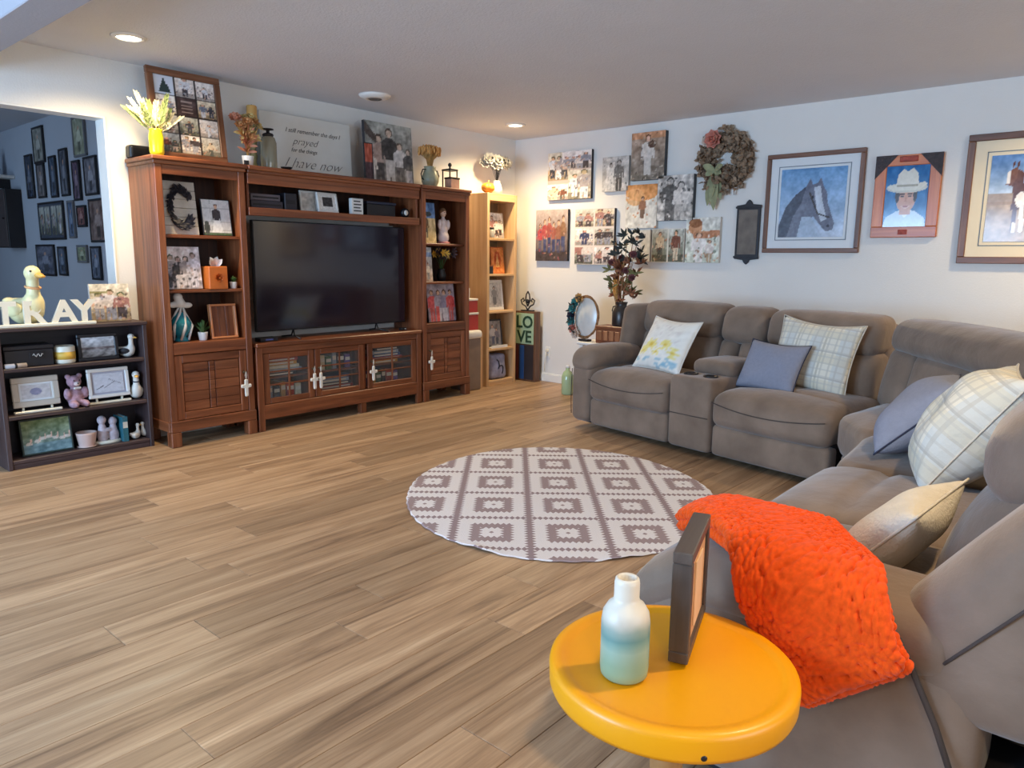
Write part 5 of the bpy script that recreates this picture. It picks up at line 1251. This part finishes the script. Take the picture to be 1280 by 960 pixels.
# ---------- tower by the bookcase
p = Pic(34, 52); p.grad((214,186,130), (222,206,160)); p.rect(0, 1, .62, 1, (110,150,206)); p.noise(.2, 101, 6); p.person(.45, .12, .6, (120,96,70), (90,90,80), wd=1.2); p.ell(.6, .72, .2, .06, (70,80,84)); p.noise(.12, 102, 16)
canvas('blue and straw coloured canvas on the top shelf beside the bookcase tower edge', (-1.51, -.29, 1.37), 0, .205, .345, p, .02, M_CSIDE, -5)
def doll(label, x, y, z, h, robe, trim, name='figurine', skin=S(226,190,166), hair=S(120,84,56), face=0):
    t = thing(name, label, 'figurine', (x, y, z), face); k = h/.28
    blob('body', [(0, 0, .05*k, .05*k, .045*k, .055*k), (0, 0, .11*k, .04*k, .034*k, .05*k), (0, 0, .165*k, .034*k, .028*k, .035*k), (-.045*k, -.01*k, .15*k, .018*k, .018*k, .04*k), (.045*k, -.01*k, .15*k, .018*k, .018*k, .04*k), (0, 0, .205*k, .014*k, .014*k, .02*k)], robe, t, res=.010)
    lathe('base', [(0, 0), (.055*k, 0), (.055*k, .012*k), (.045*k, .016*k), (0, .016*k)], trim, t, seg=16)
    hd = blob('head', [(0, 0, .24*k, .026*k, .026*k, .032*k)], mat('skin_tone_%d' % int(skin[0]*999), skin, .6, .04), t, res=.008)
    v, f = ball_vf((0, .006*k, .252*k), (.031*k, .030*k, .030*k), 12, 8); pyd('hair', v, f, mat('hair_%d' % int(hair[0]*999), hair, .8, .2), hd, smooth=True)
    a_ = Acc()
    for s in (-1, 1): a_.add(*ball_vf((s*.010*k, -.026*k, .243*k), .0035*k, 6, 4))
    a_.build('eyes', M_BLACK, hd); tube('mouth', [(-.007*k, -.026*k, .228*k), (0, -.028*k, .226*k), (.007*k, -.026*k, .228*k)], .0014*k, mat('lip', S(170,90,84), .6), hd, 5)
    return t
doll('white and pink lady figurine on the top shelf of the bookcase-side tower', -1.30, -.28, 1.37, .31, mat('pale_robe', S(226,206,200), .5, .1, scale=20), mat('pink_base', S(196,120,112), .5))
p = Pic(30, 46); p.grad((196,170,150), (206,220,230)); p.rect(0, 1, .72, .86, (130,160,200)); p.noise(.2, 104, 6); p.person(.4, .05, .55, (226,120,90), (206,190,170), wd=1.2); p.person(.7, .05, .5, (236,226,210), (150,150,150), wd=1.2); p.noise(.14, 105, 14)
canvas('bright beach canvas on the middle shelf of the bookcase-side tower', (-1.535, -.29, 1.04), 0, .165, .295, p, .02, M_CLIGHT, -5)
t = thing('dark_bouquet', 'dark bouquet with golden lilies on the middle tower shelf', 'bouquet', (-1.285, -.24, 1.04)); lathe('vase', [(0, 0), (.035, 0), (.045, .05), (.03, .10), (.034, .11), (.026, .11), (0, .09)], M_BLACK, t, seg=18)
tips = stems('stems', 22, (0, 0, .09), .15, .20, .0018, M_GREEN, t, 19); MG1 = mat('gold_petal', S(222,176,70), .7, .15); MD1 = mat('plum_leaf', S(70,52,56), .8, .3, scale=40)
for i, (tp, d) in enumerate(tips):
    a_ = Acc(); gold = i % 3 == 0
    for k in range(6): a_.add(*leaf_vf(tp-d*.02, tp-d*.02+(Vector((math.cos(k*1.05), -.5, math.sin(k*1.05)))).normalized()*(.05 if gold else .055), .02, (0, -1, 0), .2, 3))
    a_.build('lily' if gold else 'dark_leaf', MG1 if gold else (MD1, mat('mauve_leaf', S(150,130,136), .8, .2))[i % 3 == 0], t)
doll('little dark grey couple figurine beside the red shirt photo', -1.585, -.30, .68, .22, mat('grey_robe', S(110,104,100), .6, .2), M_METAL)
p = Pic(44, 48); p.grad((150,130,140), (176,166,176)); p.noise(.16, 106, 6)
for (x, c) in ((.16, (216,84,84)), (.4, (176,164,180)), (.62, (150,140,164)), (.84, (216,88,86))): p.person(x, .0, .82, c, (206,96,92) if c[0] > 200 else (220,210,214), wd=.9)
p.rect(.3, .4, .0, .4, (226,100,96)); p.noise(.12, 107, 16)
framed('photo of a group in red on the lowest shelf of the bookcase-side tower', (-1.335, -.30, .68), 0, .345, .35, .006, p, M_BLACKM, .012, lean=-7)
# ---------- console: media behind the glass doors
cols = [((176,60,44), 'red'), ((40,70,120), 'navy'), ((208,196,160), 'cream'), ((70,110,70), 'green'), ((210,150,60), 'amber'), ((110,84,140), 'purple'), ((56,56,60), 'charcoal'), ((150,166,180), 'pale blue')]
for di, (a, b_, nm) in enumerate(((-3.17, -2.78, 'first'), (-2.71, -2.30, 'middle'), (-2.22, -1.75, 'last'))):
    for lv, z in (('lower', .195), ('upper', .375)):
        n_ = 6; order = cols[:]; random.Random(di*7+len(lv)+z.__hash__() % 5).shuffle(order); x = a+.01
        if (di+(z > .3)) % 2:
            for k in range(5):     # a flat pile
                c, cn = order[k]; w_ = .26+.02*((k*3) % 4)
                t = thing('media_case', cn+' case lying in the pile on the '+lv+' shelf behind the '+nm+' glass door', 'case', ((a+b_)/2+.01*((k*5) % 3-1), -.22, z+k*.026), 0, 'cases in the media console')
                bx('case', -w_/2, w_/2, -.085, .085, 0, .025, mat('case_%s' % cn.replace(' ', '_'), S(*c), .35, .12, scale=25), t, .002); bx('label_strip', -w_/2+.02, w_/2-.03, -.0862, -.085, .007, .018, mat('spine_label', S(222,214,196), .5), t, 0)
        else:
            for k in range(n_):
                c, cn = order[k]; w_ = .036+.012*((k*5) % 3); h_ = .128-.012*((k*7) % 3)
                book(cn+' book standing on the '+lv+' shelf behind the '+nm+' glass door', x+w_/2, -.22, z, w_, .15, h_, c, 'books in the media console'); x += w_+.012
# ---------- pine bookcase
BX = PINE_X
p = family(30, 34, 3, 120, 3, 1, .8); framed('photo of a smiling group on the topmost pine shelf', (BX+.02, -.16, 1.44), 0, .21, .25, .008, p, mat('silver_frame', S(196,188,178), .3, .05, metal=.5), .014, lean=-6)
t = thing('glass_jar', 'small lidded glass jar beside the group photo on the pine shelf', 'jar', (BX-.11, -.215, 1.44)); lathe('jar', [(0, 0), (.026, 0), (.03, .01), (.03, .07), (.022, .085), (0, .085)], mat('jar_glass', S(176,170,160), .1, .1), t, seg=18); lathe('lid', [(.024, .085), (.026, .088), (.026, .102), (0, .104)], M_METAL, t, seg=18)
p = Pic(30, 36, (226,140,70)); p.ell(.5, .5, .3, .36, (206,100,50)); p.poly([(.3, .2), (.5, .8), (.7, .2)], (240,180,110)); p.noise(.16, 122, 9); framed('orange print in a thin frame on the second pine shelf', (BX+.03, -.17, 1.10), 0, .19, .26, .01, p, OR, .014, lean=-6)
t = thing('trinket_box', 'small dark box beside the orange print on the pine shelf', 'box', (BX-.125, -.2, 1.10)); bx('box', -.03, .03, -.03, .03, 0, .07, M_BLACKM, t, .003); bx('lid', -.032, .032, -.032, .032, .07, .082, cab(0), t, .002)
p = Pic(30, 36, (206,200,192)); p.noise(.2, 124, 7); p.person(.5, .1, .75, (150,144,140), (120,116,114), wd=1.4); p.gray(.6); framed('white framed grey portrait leaning on the third pine shelf', (BX-.01, -.17, .74), 0, .25, .30, .03, p, M_WHITE, .02, lean=-7)
p = Pic(30, 36, (150,140,136)); p.noise(.24, 126, 6); p.person(.4, .05, .8, (206,196,190), (90,90,110), wd=1.2); p.person(.7, .05, .65, (120,110,120), (70,70,80), wd=1.2); t = framed('dark framed couple photo on the fourth pine shelf', (BX-.01, -.17, .37), 0, .23, .28, .018, p, M_BLACKM, .02, lean=-7)
t = thing('white_tray', 'flat white tray in front of the dark framed couple photo', 'tray', (BX-.01, -.215, .37)); bx('tray', -.12, .12, -.025, .025, 0, .012, M_WHITE, t, .003); bx('lip', -.12, .12, -.03, -.025, 0, .028, M_WHITE, t, .002)
t = thing('gift_bag', 'crumpled blue grey printed bag on the lowest pine shelf', 'bag', (BX, -.15, .055)); MBG = mat('bag_blue', S(150,152,178), .7, .3, scale=14)
rbox('bag', -.115, .115, -.08, .08, 0, .25, MBG, t, .04, (.01, .02, .0), n=6, fn=lambda V: np.stack([V[:, 0]*(1+.06*np.sin(V[:, 2]*30)), V[:, 1]*(1.05-.9*V[:, 2]), V[:, 2]], 1)); tube('drawn_swirl', [(-.05+.09*k/10+.02*math.sin(k), -.095, .17-.09*k/10+.03*math.cos(k*.9)) for k in range(11)], .006, M_NAVY, t)
# ---------- between tower and pine bookcase
t = thing('storage_bin', 'tall grey brown bin with a white lid between the cabinets', 'bin', (-.915, -.17, 0)); bx('bin', -.095, .095, -.13, .10, 0, .50, mat('bin_taupe', S(134,116,104), .7, .1), t, .01); rbox('lid', -.105, .105, -.145, .11, .495, .575, M_WHITE, t, .03, n=4)
t = thing('white_board', 'white board leaning between the bin and the pine bookcase', 'board', (-.775, -.15, 0), R(-2)); bx('panel', -.012, .012, -.11, .11, 0, .53, M_WHITE, t, .003); bx('edge_strip', -.015, .015, -.116, -.108, 0, .535, pine(2), t, .002)
for k, (z, h) in enumerate(((.576, .145), (.742, .11))):
    t = thing('gift_box', ['lower red gift box with a white lid on the bin', 'upper red gift box with a white lid on the bin'][k], 'box', (-.915+.01*k, -.17, z)); bx('box', -.085, .085-.02*k, -.10, .08, 0, h, mat('red_card', S(170,44,36), .5, .1), t, .003); bx('lid', -.088, .088-.02*k, -.104, .084, h, h+.02, M_WHITE, t, .003)
t = thing('white_bottle', 'small white bottle on the red gift boxes', 'bottle', (-.92, -.2, .873)); lathe('bottle', [(0, 0), (.028, 0), (.03, .01), (.03, .09), (.014, .115), (.012, .15), (0, .15)], M_CERAM, t, seg=18); lathe('cap', [(0, .168), (.012, .166), (.013, .15), (0, .15)], mat('red_cap', S(150,50,40), .4), t, seg=12)
# ---------- LOVE board with scroll ornament
t = thing('letter_board', 'upright board with green LOVE lettering standing in the corner', 'sign', (-.055, -.275, 0), RW)
bx('board', -.135, .135, -.085, .0, 0, .72, wood('board_brown', S(80,52,36), S(110,74,50), S(136,98,70), axis=2), t, .004)
bx('letter_panel', -.118, .118, -.092, -.085, .385, .70, mat('mint_panel', S(168,190,152), .6, .1, scale=15), t, .002)
MGL = mat('letter_green', S(34,66,44), .6, .1)
text('letter', 'LO', .17, MGL, t, (0, -.0935, .555), 0, .002, bold=.004, sx=1.0); text('letter', 'VE', .17, MGL, t, (0, -.0935, .405), 0, .002, bold=.004)
bx('lower_panel', -.118, .118, -.092, -.085, .02, .375, mat('black_panel', S(46,38,40), .5, .2), t, .002); bx('blue_stripe', -.06, .0, -.096, -.092, .02, .37, mat('blue_stripe', S(34,70,120), .5, .15), t, .002); bx('red_stripe', -.118, -.075, -.095, -.092, .02, .37, mat('maroon_stripe', S(86,34,34), .5, .15), t, .002)
t = thing('scroll_ornament', 'black scrolled metal ornament on top of the letter board', 'ornament', (-.10, -.275, .72), RW); bx('base', -.07, .07, -.03, .03, 0, .012, M_METAL, t, .003)
a_ = Acc()
for s in (-1, 1): a_.tube([(0, 0, .01), (s*.03, 0, .05), (s*.075, 0, .07), (s*.09, 0, .11), (s*.06, 0, .13), (s*.045, 0, .105), (s*.06, 0, .095)], .007, 6); a_.tube([(0, 0, .05), (s*.03, 0, .11), (s*.02, 0, .17), (0, 0, .2)], .007, 6)
a_.build('scroll', M_METAL, t); v, f = ball_vf((0, -.004, .1), .022, 10, 8); pyd('rosette', v, f, M_METAL, t, smooth=True)
# ---------- corner table behind the sofa
t = thing('corner_table', 'small white table behind the loveseat holding dried flowers', 'table', (-.36, -1.53, 0)); bx('top', -.22, .22, -.33, .29, .495, .52, M_WHITE, t, .006)
for sx_ in (-1, 1):
    for y_ in (-.29, .25): bx('leg', sx_*.18-.02, sx_*.18+.02, y_-.02, y_+.02, 0, .495, M_WHITE, t, .003)
t = thing('carved_box', 'brown carved wooden box on the corner table', 'box', (-.45, -1.56, .52), RW); bx('box', -.14, .14, -.09, .09, 0, .13, cab(0), t, .004); bx('lid', -.145, .145, -.095, .095, .13, .155, cab(0), t, .004)
for k in range(4): bx('carving', -.12+k*.062, -.075+k*.062, -.096, -.09, .03, .11, wood('carved_light', S(140,86,52), S(166,110,70), S(190,134,92), axis=2), t, .008)
t = thing('flower_can', 'dark metal milk can of dried flowers and branches in the corner', 'vase', (-.44, -1.615, .675)); lathe('can', [(0, 0), (.075, 0), (.08, .01), (.08, .12), (.06, .16), (.045, .18), (.052, .205), (.055, .21), (.045, .21), (.04, .18), (0, .17)], mat('tarnished_can', S(70,66,64), .35, .3, scale=15, metal=.6), t, seg=24)
for s in (-1, 1): tube('handle', [(0, s*.05, .175), (0, s*.085, .165), (0, s*.095, .13), (0, s*.08, .11)], .005, M_METAL, t)
MB1 = mat('branch_brown', S(150,110,72), .85, .25, scale=30); r_ = random.Random(31)
a_ = Acc()
for k in range(22): an = r_.uniform(0, 2*PI); a_.tube([(0, 0, .17), (.03*math.cos(an), .03*math.sin(an)+.0, .3), (.09*math.cos(an)+r_.uniform(-.03, .03), .10*math.sin(an)-.04, .40+r_.uniform(0, .38))], .003, 5)
a_.build('branches', MB1, t)
a_ = Acc()
for k in range(26): a_.tube([(r_.uniform(-.03, .03), .02+r_.uniform(-.02, .02), .15), (r_.uniform(-.04, .04), .06+r_.uniform(-.03, .04), .30+r_.uniform(0, .12))], .004, 5)
a_.build('straw_bundle', M_STRAW, t)
MF = [mat('plum_flower', S(116,66,66), .85, .3, scale=40), mat('dark_branch_leaf', S(62,66,62), .85, .3, scale=40), mat('olive_leaf', S(122,118,74), .85, .3, scale=40), mat('rust_branch_leaf', S(142,92,64), .85, .3, scale=40)]
for k in range(64):
    hh = r_.uniform(.22, .80); c = Vector((r_.uniform(-.09, .09), r_.uniform(-.14, .10)-.10*max(0, hh-.35), hh)); ty = 0 if .4 < hh < .66 and k % 3 == 0 else (1 if hh > .55 else (2 if k % 2 else 3))
    if ty == 0: rose(t, c, .032, MF[0], 'dried_bloom', (-1, -.4, .3)); continue
    a_ = Acc()
    for q in range(7): d = Vector((r_.uniform(-1, .4), r_.uniform(-1, 1), r_.uniform(-.3, 1))).normalized(); a_.add(*leaf_vf(c, c+d*r_.uniform(.05, .085), .022, (-1, 0, .3), .15, 3))
    a_.build('leaf_spray', MF[ty], t)
t = thing('oval_wreath', 'oval mirror ringed with twigs and teal flowers in the corner', 'wreath', (-.50, -1.275, .52), (R(-4), 0, RW))
lathe('mirror', [(0, -.004), (.13, -.004), (.135, .0), (.13, .004), (0, .004)], mat('mirror_plate', S(226,222,212), .25, .05, spec=.8), t, (0, 0, .215), (R(90), 0, 0), seg=36, sx=.9, sy=1.32)
a_ = Acc(); r_ = random.Random(41)
for k in range(26):
    o1 = r_.uniform(-.012, .012); o2 = r_.uniform(-.012, .012); a0 = r_.uniform(0, 6.28); ln = r_.uniform(1.5, 3.5); a_.tube([((.135+o1)*math.cos(a0+ln*i/9), -.012+r_.uniform(-.006, .006), .215+(.185+o2)*math.sin(a0+ln*i/9)) for i in range(10)], .0035, 5)
a_.build('twig_ring', MB1, t); MT = mat('teal_petal', S(70,140,140), .8, .2, scale=30)
for k, (an, m_) in enumerate(((2.4, MT), (2.75, MT), (3.1, M_NAVY), (3.4, MT), (3.75, M_ROSE), (4.1, M_ROSEW), (2.05, M_STRAW))): rose(t, (.14*math.cos(an), -.03, .215+.19*math.sin(an)), .045, m_, 'flower')
a_ = Acc()
for k in range(14): an = r_.uniform(1.6, 4.4); c = Vector((.14*math.cos(an), -.03, .215+.19*math.sin(an))); a_.add(*leaf_vf(c, c+Vector((r_.uniform(-1, .3), -.5, r_.uniform(-1, 1))).normalized()*.07, .02, (0, -1, 0), .1, 3))
a_.build('leaves', MF[1], t); boxes('stand', [(-.05, .05, -.03, .04, 0, .02)], M_METAL, t, .003)
t = thing('glass_jug', 'pale green glass jug on the floor beside the loveseat arm', 'jug', (-.45, -1.06, 0)); lathe('jug', [(0, 0), (.05, 0), (.056, .01), (.056, .17), (.04, .21), (.02, .225), (.02, .25), (0, .25)], mat('green_glass', S(176,196,150), .1, .06), t, seg=22); lathe('stopper', [(0, .275), (.018, .27), (.022, .25), (0, .25)], M_CERAM, t, seg=14)
# ---------- low dark shelf
def sx(px): return -4.70+.0044*px
t = thing('letter_sign', 'cream wooden TRAY letters on a strip on the low dark shelf', 'sign', (0, -.215, .822)); bx('base_strip', sx(-1), sx(117), -.018, .022, 0, .018, M_CREAM, t, .003)
for ch, px in (('T', 11), ('R', 43), ('A', 79), ('Y', 104)): text('letter', ch, .185, M_CREAM, t, (sx(px), .006, .017), 0, .009, bold=.006, sx=1.05 if ch != 'T' else .95)
def duck(name, label, x, y, z, h, face, body_m, beak=True, collar=None, dark=False):
    t = thing(name, label, 'duck figurine', (x, y, z), face); k = h/.36
    # faces -x after no turn; body, tail, neck and head are one continuous mesh
    blob('body', [(0, 0, .085*k, .105*k, .075*k, .08*k), (.07*k, 0, .11*k, .06*k, .05*k, .05*k), (.12*k, 0, .14*k, .035*k, .035*k, .022*k), (-.06*k, 0, .13*k, .055*k, .055*k, .07*k), (-.065*k, 0, .20*k, .034*k, .034*k, .06*k), (-.065*k, 0, .25*k, .032*k, .032*k, .05*k), (-.07*k, 0, .305*k, .045*k, .042*k, .045*k)], body_m, t, res=max(.006, .014*k))
    mb = mat('duck_bill', S(228,176,84), .4, .06)
    blob('bill', [(-.112*k, 0, .295*k, .03*k, .024*k, .014*k), (-.135*k, 0, .288*k, .02*k, .022*k, .009*k)], mb, t, res=max(.005, .010*k))
    a_ = Acc()
    for s in (-1, 1): a_.add(*ball_vf((-.095*k, s*.033*k, .318*k), .0065*k, 8, 5))
    a_.build('eyes', M_BLACK, t)
    for s in (-1, 1):
        v, f = ball_vf((.03*k, s*.068*k, .10*k), (.08*k, .016*k, .045*k), 12, 8); pyd('wing', v, f, M_BLACKM if dark else body_m, t, smooth=True)
    if collar: tube('collar', [(-.065*k+.037*k*math.cos(a), .037*k*math.sin(a), .225*k+.006*k*math.cos(a)) for a in np.linspace(0, 2*PI, 16, endpoint=False)], .007*k, collar, t, 6, True)
    return t
M_DUCK = mat('duck_cream', S(236,224,170), .4, .08, scale=10); M_GOOSE = mat('goose_white', S(226,220,208), .5, .06)
duck('duck_figurine', 'large cream duck figurine behind the wooden letters', sx(41), -.115, .822, .36, R(116), M_DUCK, collar=mat('peach_ribbon', S(236,176,120), .7))
p = family(40, 40, 3, 140, 1, 1, .85); p.rect(0, .45, .75, .8, (150,140,90)); p.noise(.14, 3, 16); canvas('sepia family canvas at the end of the low dark shelf', (sx(146), -.12, .822), 0, .235, .235, p, .02, M_CLIGHT, -5)
t = thing('keepsake_box', 'dark keepsake box with a silver script plate on the low shelf', 'box', (sx(34), -.13, .59)); bx('box', -.125, .125, -.07, .07, 0, .10, M_BLACKM, t, .004); bx('lid', -.13, .13, -.075, .075, .10, .125, M_BLACKM, t, .004); bx('plate', .0, .08, -.0775, -.075, .045, .085, M_METAL, t, .001); tube('scroll_mark', [(.015+.006*k, -.079, .065+.01*math.sin(k*1.7)) for k in range(10)], .002, M_WHITE, t, 5)
t = thing('rolled_scroll', 'pale rolled paper in front of the keepsake box', 'scroll', (sx(16), -.222, .604), (0, R(90), 0)); lathe('roll', [(.006, -.055), (.014, -.055), (.014, .055), (.006, .055), (.006, -.055)], mat('grey_paper', S(170,162,160), .8), t, seg=14); lathe('band', [(.0142, -.006), (.0152, -.006), (.0152, .006), (.0142, .006)], M_METAL, t, seg=14)
t = thing('jar_candle', 'cream jar candle with an amber label on the low shelf', 'candle', (sx(79), -.16, .59)); lathe('jar', [(0, 0), (.052, 0), (.056, .008), (.056, .10), (.05, .105), (.05, .09), (0, .088)], M_CREAM, t, seg=24); lathe('label', [(.0562, .025), (.0572, .025), (.0572, .07), (.0562, .07)], mat('amber_label', S(222,178,76), .5, .1), t, seg=24); tube('wick', [(0, 0, .088), (0, 0, .1)], .002, M_BLACK, t)
p = Pic(36, 26); p.grad((110,104,100), (206,212,220)); p.rect(0, 1, .38, .5, (120,110,110)); p.noise(.24, 142, 9); framed('black framed grey landscape photo on the low shelf', (sx(121), -.17, .59), 0, .235, .165, .022, p, M_BLACKM, .018, lean=-6)
g = duck('goose_figurine', 'white goose figurine with dark wings beside the landscape photo', sx(161), -.15, .59, .155, R(150), M_GOOSE, dark=True)
def easel(label_e, x, z):
    t = thing('display_easel', label_e, 'easel', (x, -.17, z)); bx('ledge', -.125, .125, -.02, .012, .0, .014, M_CREAM, t, .003)
    for s in (-1, 1): bx('peg', s*.075-.006, s*.075+.006, -.006, .006, .014, .034, M_CREAM, t, .002)
    return t
easel('cream easel ledge under the thick cream frame', sx(40), .315); easel('cream easel ledge under the white sketch frame', sx(131), .315)
p = Pic(30, 24, (206,204,206)); p.ell(.5, .5, .2, .25, (150,150,176)); p.noise(.08, 144, 9); framed('thick cream frame with a small lilac print on the low shelf easel', (sx(39), -.172, .35), 0, .245, .175, .035, p, mat('cream_frame', S(196,186,172), .5, .04), .02, matw=.012, matm=M_MATB, lean=-6)
p = Pic(36, 26, (212,214,222)); p.line(.1, .2, .3, .35, .02, (110,110,120)); p.line(.35, .25, .7, .55, .015, (130,130,140)); p.line(.5, .7, .9, .4, .012, (120,120,130)); p.noise(.06, 146, 12); framed('white frame with a pencil sketch on the low shelf easel', (sx(131), -.172, .35), 0, .245, .185, .022, p, M_WHITE, .02, matw=.012, matm=mat('lilac_mat', S(176,176,190), .8), lean=-6)
t = thing('teddy_bear', 'mauve dressed teddy bear sitting between the two easels', 'teddy bear', (sx(87), -.16, .315), R(8)); MTD = mat('mauve_plush', S(176,140,152), .95, .2, scale=60, bump=.6, bscale=200)
blob('body', [(0, 0, .06, .048, .042, .06), (0, -.0, .155, .04, .038, .038), (-.034, 0, .188, .016, .012, .016), (.034, 0, .188, .016, .012, .016), (-.052, -.02, .085, .02, .02, .036), (.052, -.02, .085, .02, .02, .036), (-.032, -.045, .022, .022, .045, .022), (.032, -.045, .022, .022, .045, .022)], MTD, t, res=.010)
v, f = ball_vf((0, -.036, .145), (.018, .014, .014), 10, 7); pyd('muzzle', v, f, mat('pale_plush', S(226,206,200), .95, .1), t, smooth=True); a_ = Acc(); [a_.add(*ball_vf(c, .0045, 7, 5)) for c in ((-.016, -.037, .165), (.016, -.037, .165), (0, -.051, .149))]; a_.build('eyes_and_nose', M_BLACK, t); bx('bow', -.022, .022, -.044, -.034, .112, .126, M_WHITE, t, .004)
duck('goose_figurine', 'tall white goose figurine with a dark collar on the low shelf', sx(170), -.15, .315, .19, R(75), M_GOOSE, collar=M_NAVY)
p = Pic(46, 34); p.grad((120,146,150), (124,140,96)); p.rect(0, 1, .0, .3, (126,156,162)); p.noise(.16, 148, 8)
for (x, y_) in ((.12, .3), (.3, .35), (.42, .42), (.55, .45), (.68, .4), (.82, .36), (.94, .4)): p.ell(x, y_, .07, .05, (222,216,206)); p.line(x+.04, y_, x+.05, y_+.14, .014, (226,190,170))
p.noise(.1, 149, 18); framed('green framed painting of geese on the bottom of the low shelf', (sx(48), -.16, .055), 0, .275, .215, .01, p, mat('dark_green_frame', S(44,58,52), .5), .018, lean=-8)
t = thing('plant_pot', 'pale pink ceramic pot on the bottom of the low shelf', 'pot', (sx(97), -.16, .055)); pot(t, .058, .09, mat('blush_ceramic', S(214,184,172), .4, .05)); lathe('saucer', [(0, 0), (.05, 0), (.06, .006), (0, .004)], mat('blush_ceramic', S(214,184,172)), t, seg=20)
t = thing('family_figurine', 'pale resin figurine of two children on the bottom shelf', 'figurine', (sx(126), -.15, .055)); M_RES = mat('resin_lilac', S(190,178,184), .6, .2, scale=30)
blob('bodies', [(-.03, 0, .05, .032, .03, .055), (.035, 0, .045, .032, .03, .05), (-.03, 0, .10, .022, .02, .03), (.035, 0, .09, .022, .02, .03), (-.03, 0, .15, .026, .026, .028), (.035, 0, .135, .025, .025, .027), (0, -.012, .085, .03, .012, .014)], M_RES, t, res=.009); lathe('base', [(0, 0), (.078, 0), (.08, .01), (.07, .018), (0, .018)], M_CREAM, t, seg=20, sy=.55)
book('teal book standing on the bottom of the low dark shelf', sx(146), -.14, .055, .032, .14, .16, (44,104,116))
duck('goose_figurine', 'small white gosling facing its twin beside the teal book', sx(162), -.18, .055, .105, R(200), M_GOOSE)
duck('goose_figurine', 'small white gosling facing its twin near the shelf side', sx(179), -.15, .055, .105, R(20), M_GOOSE)
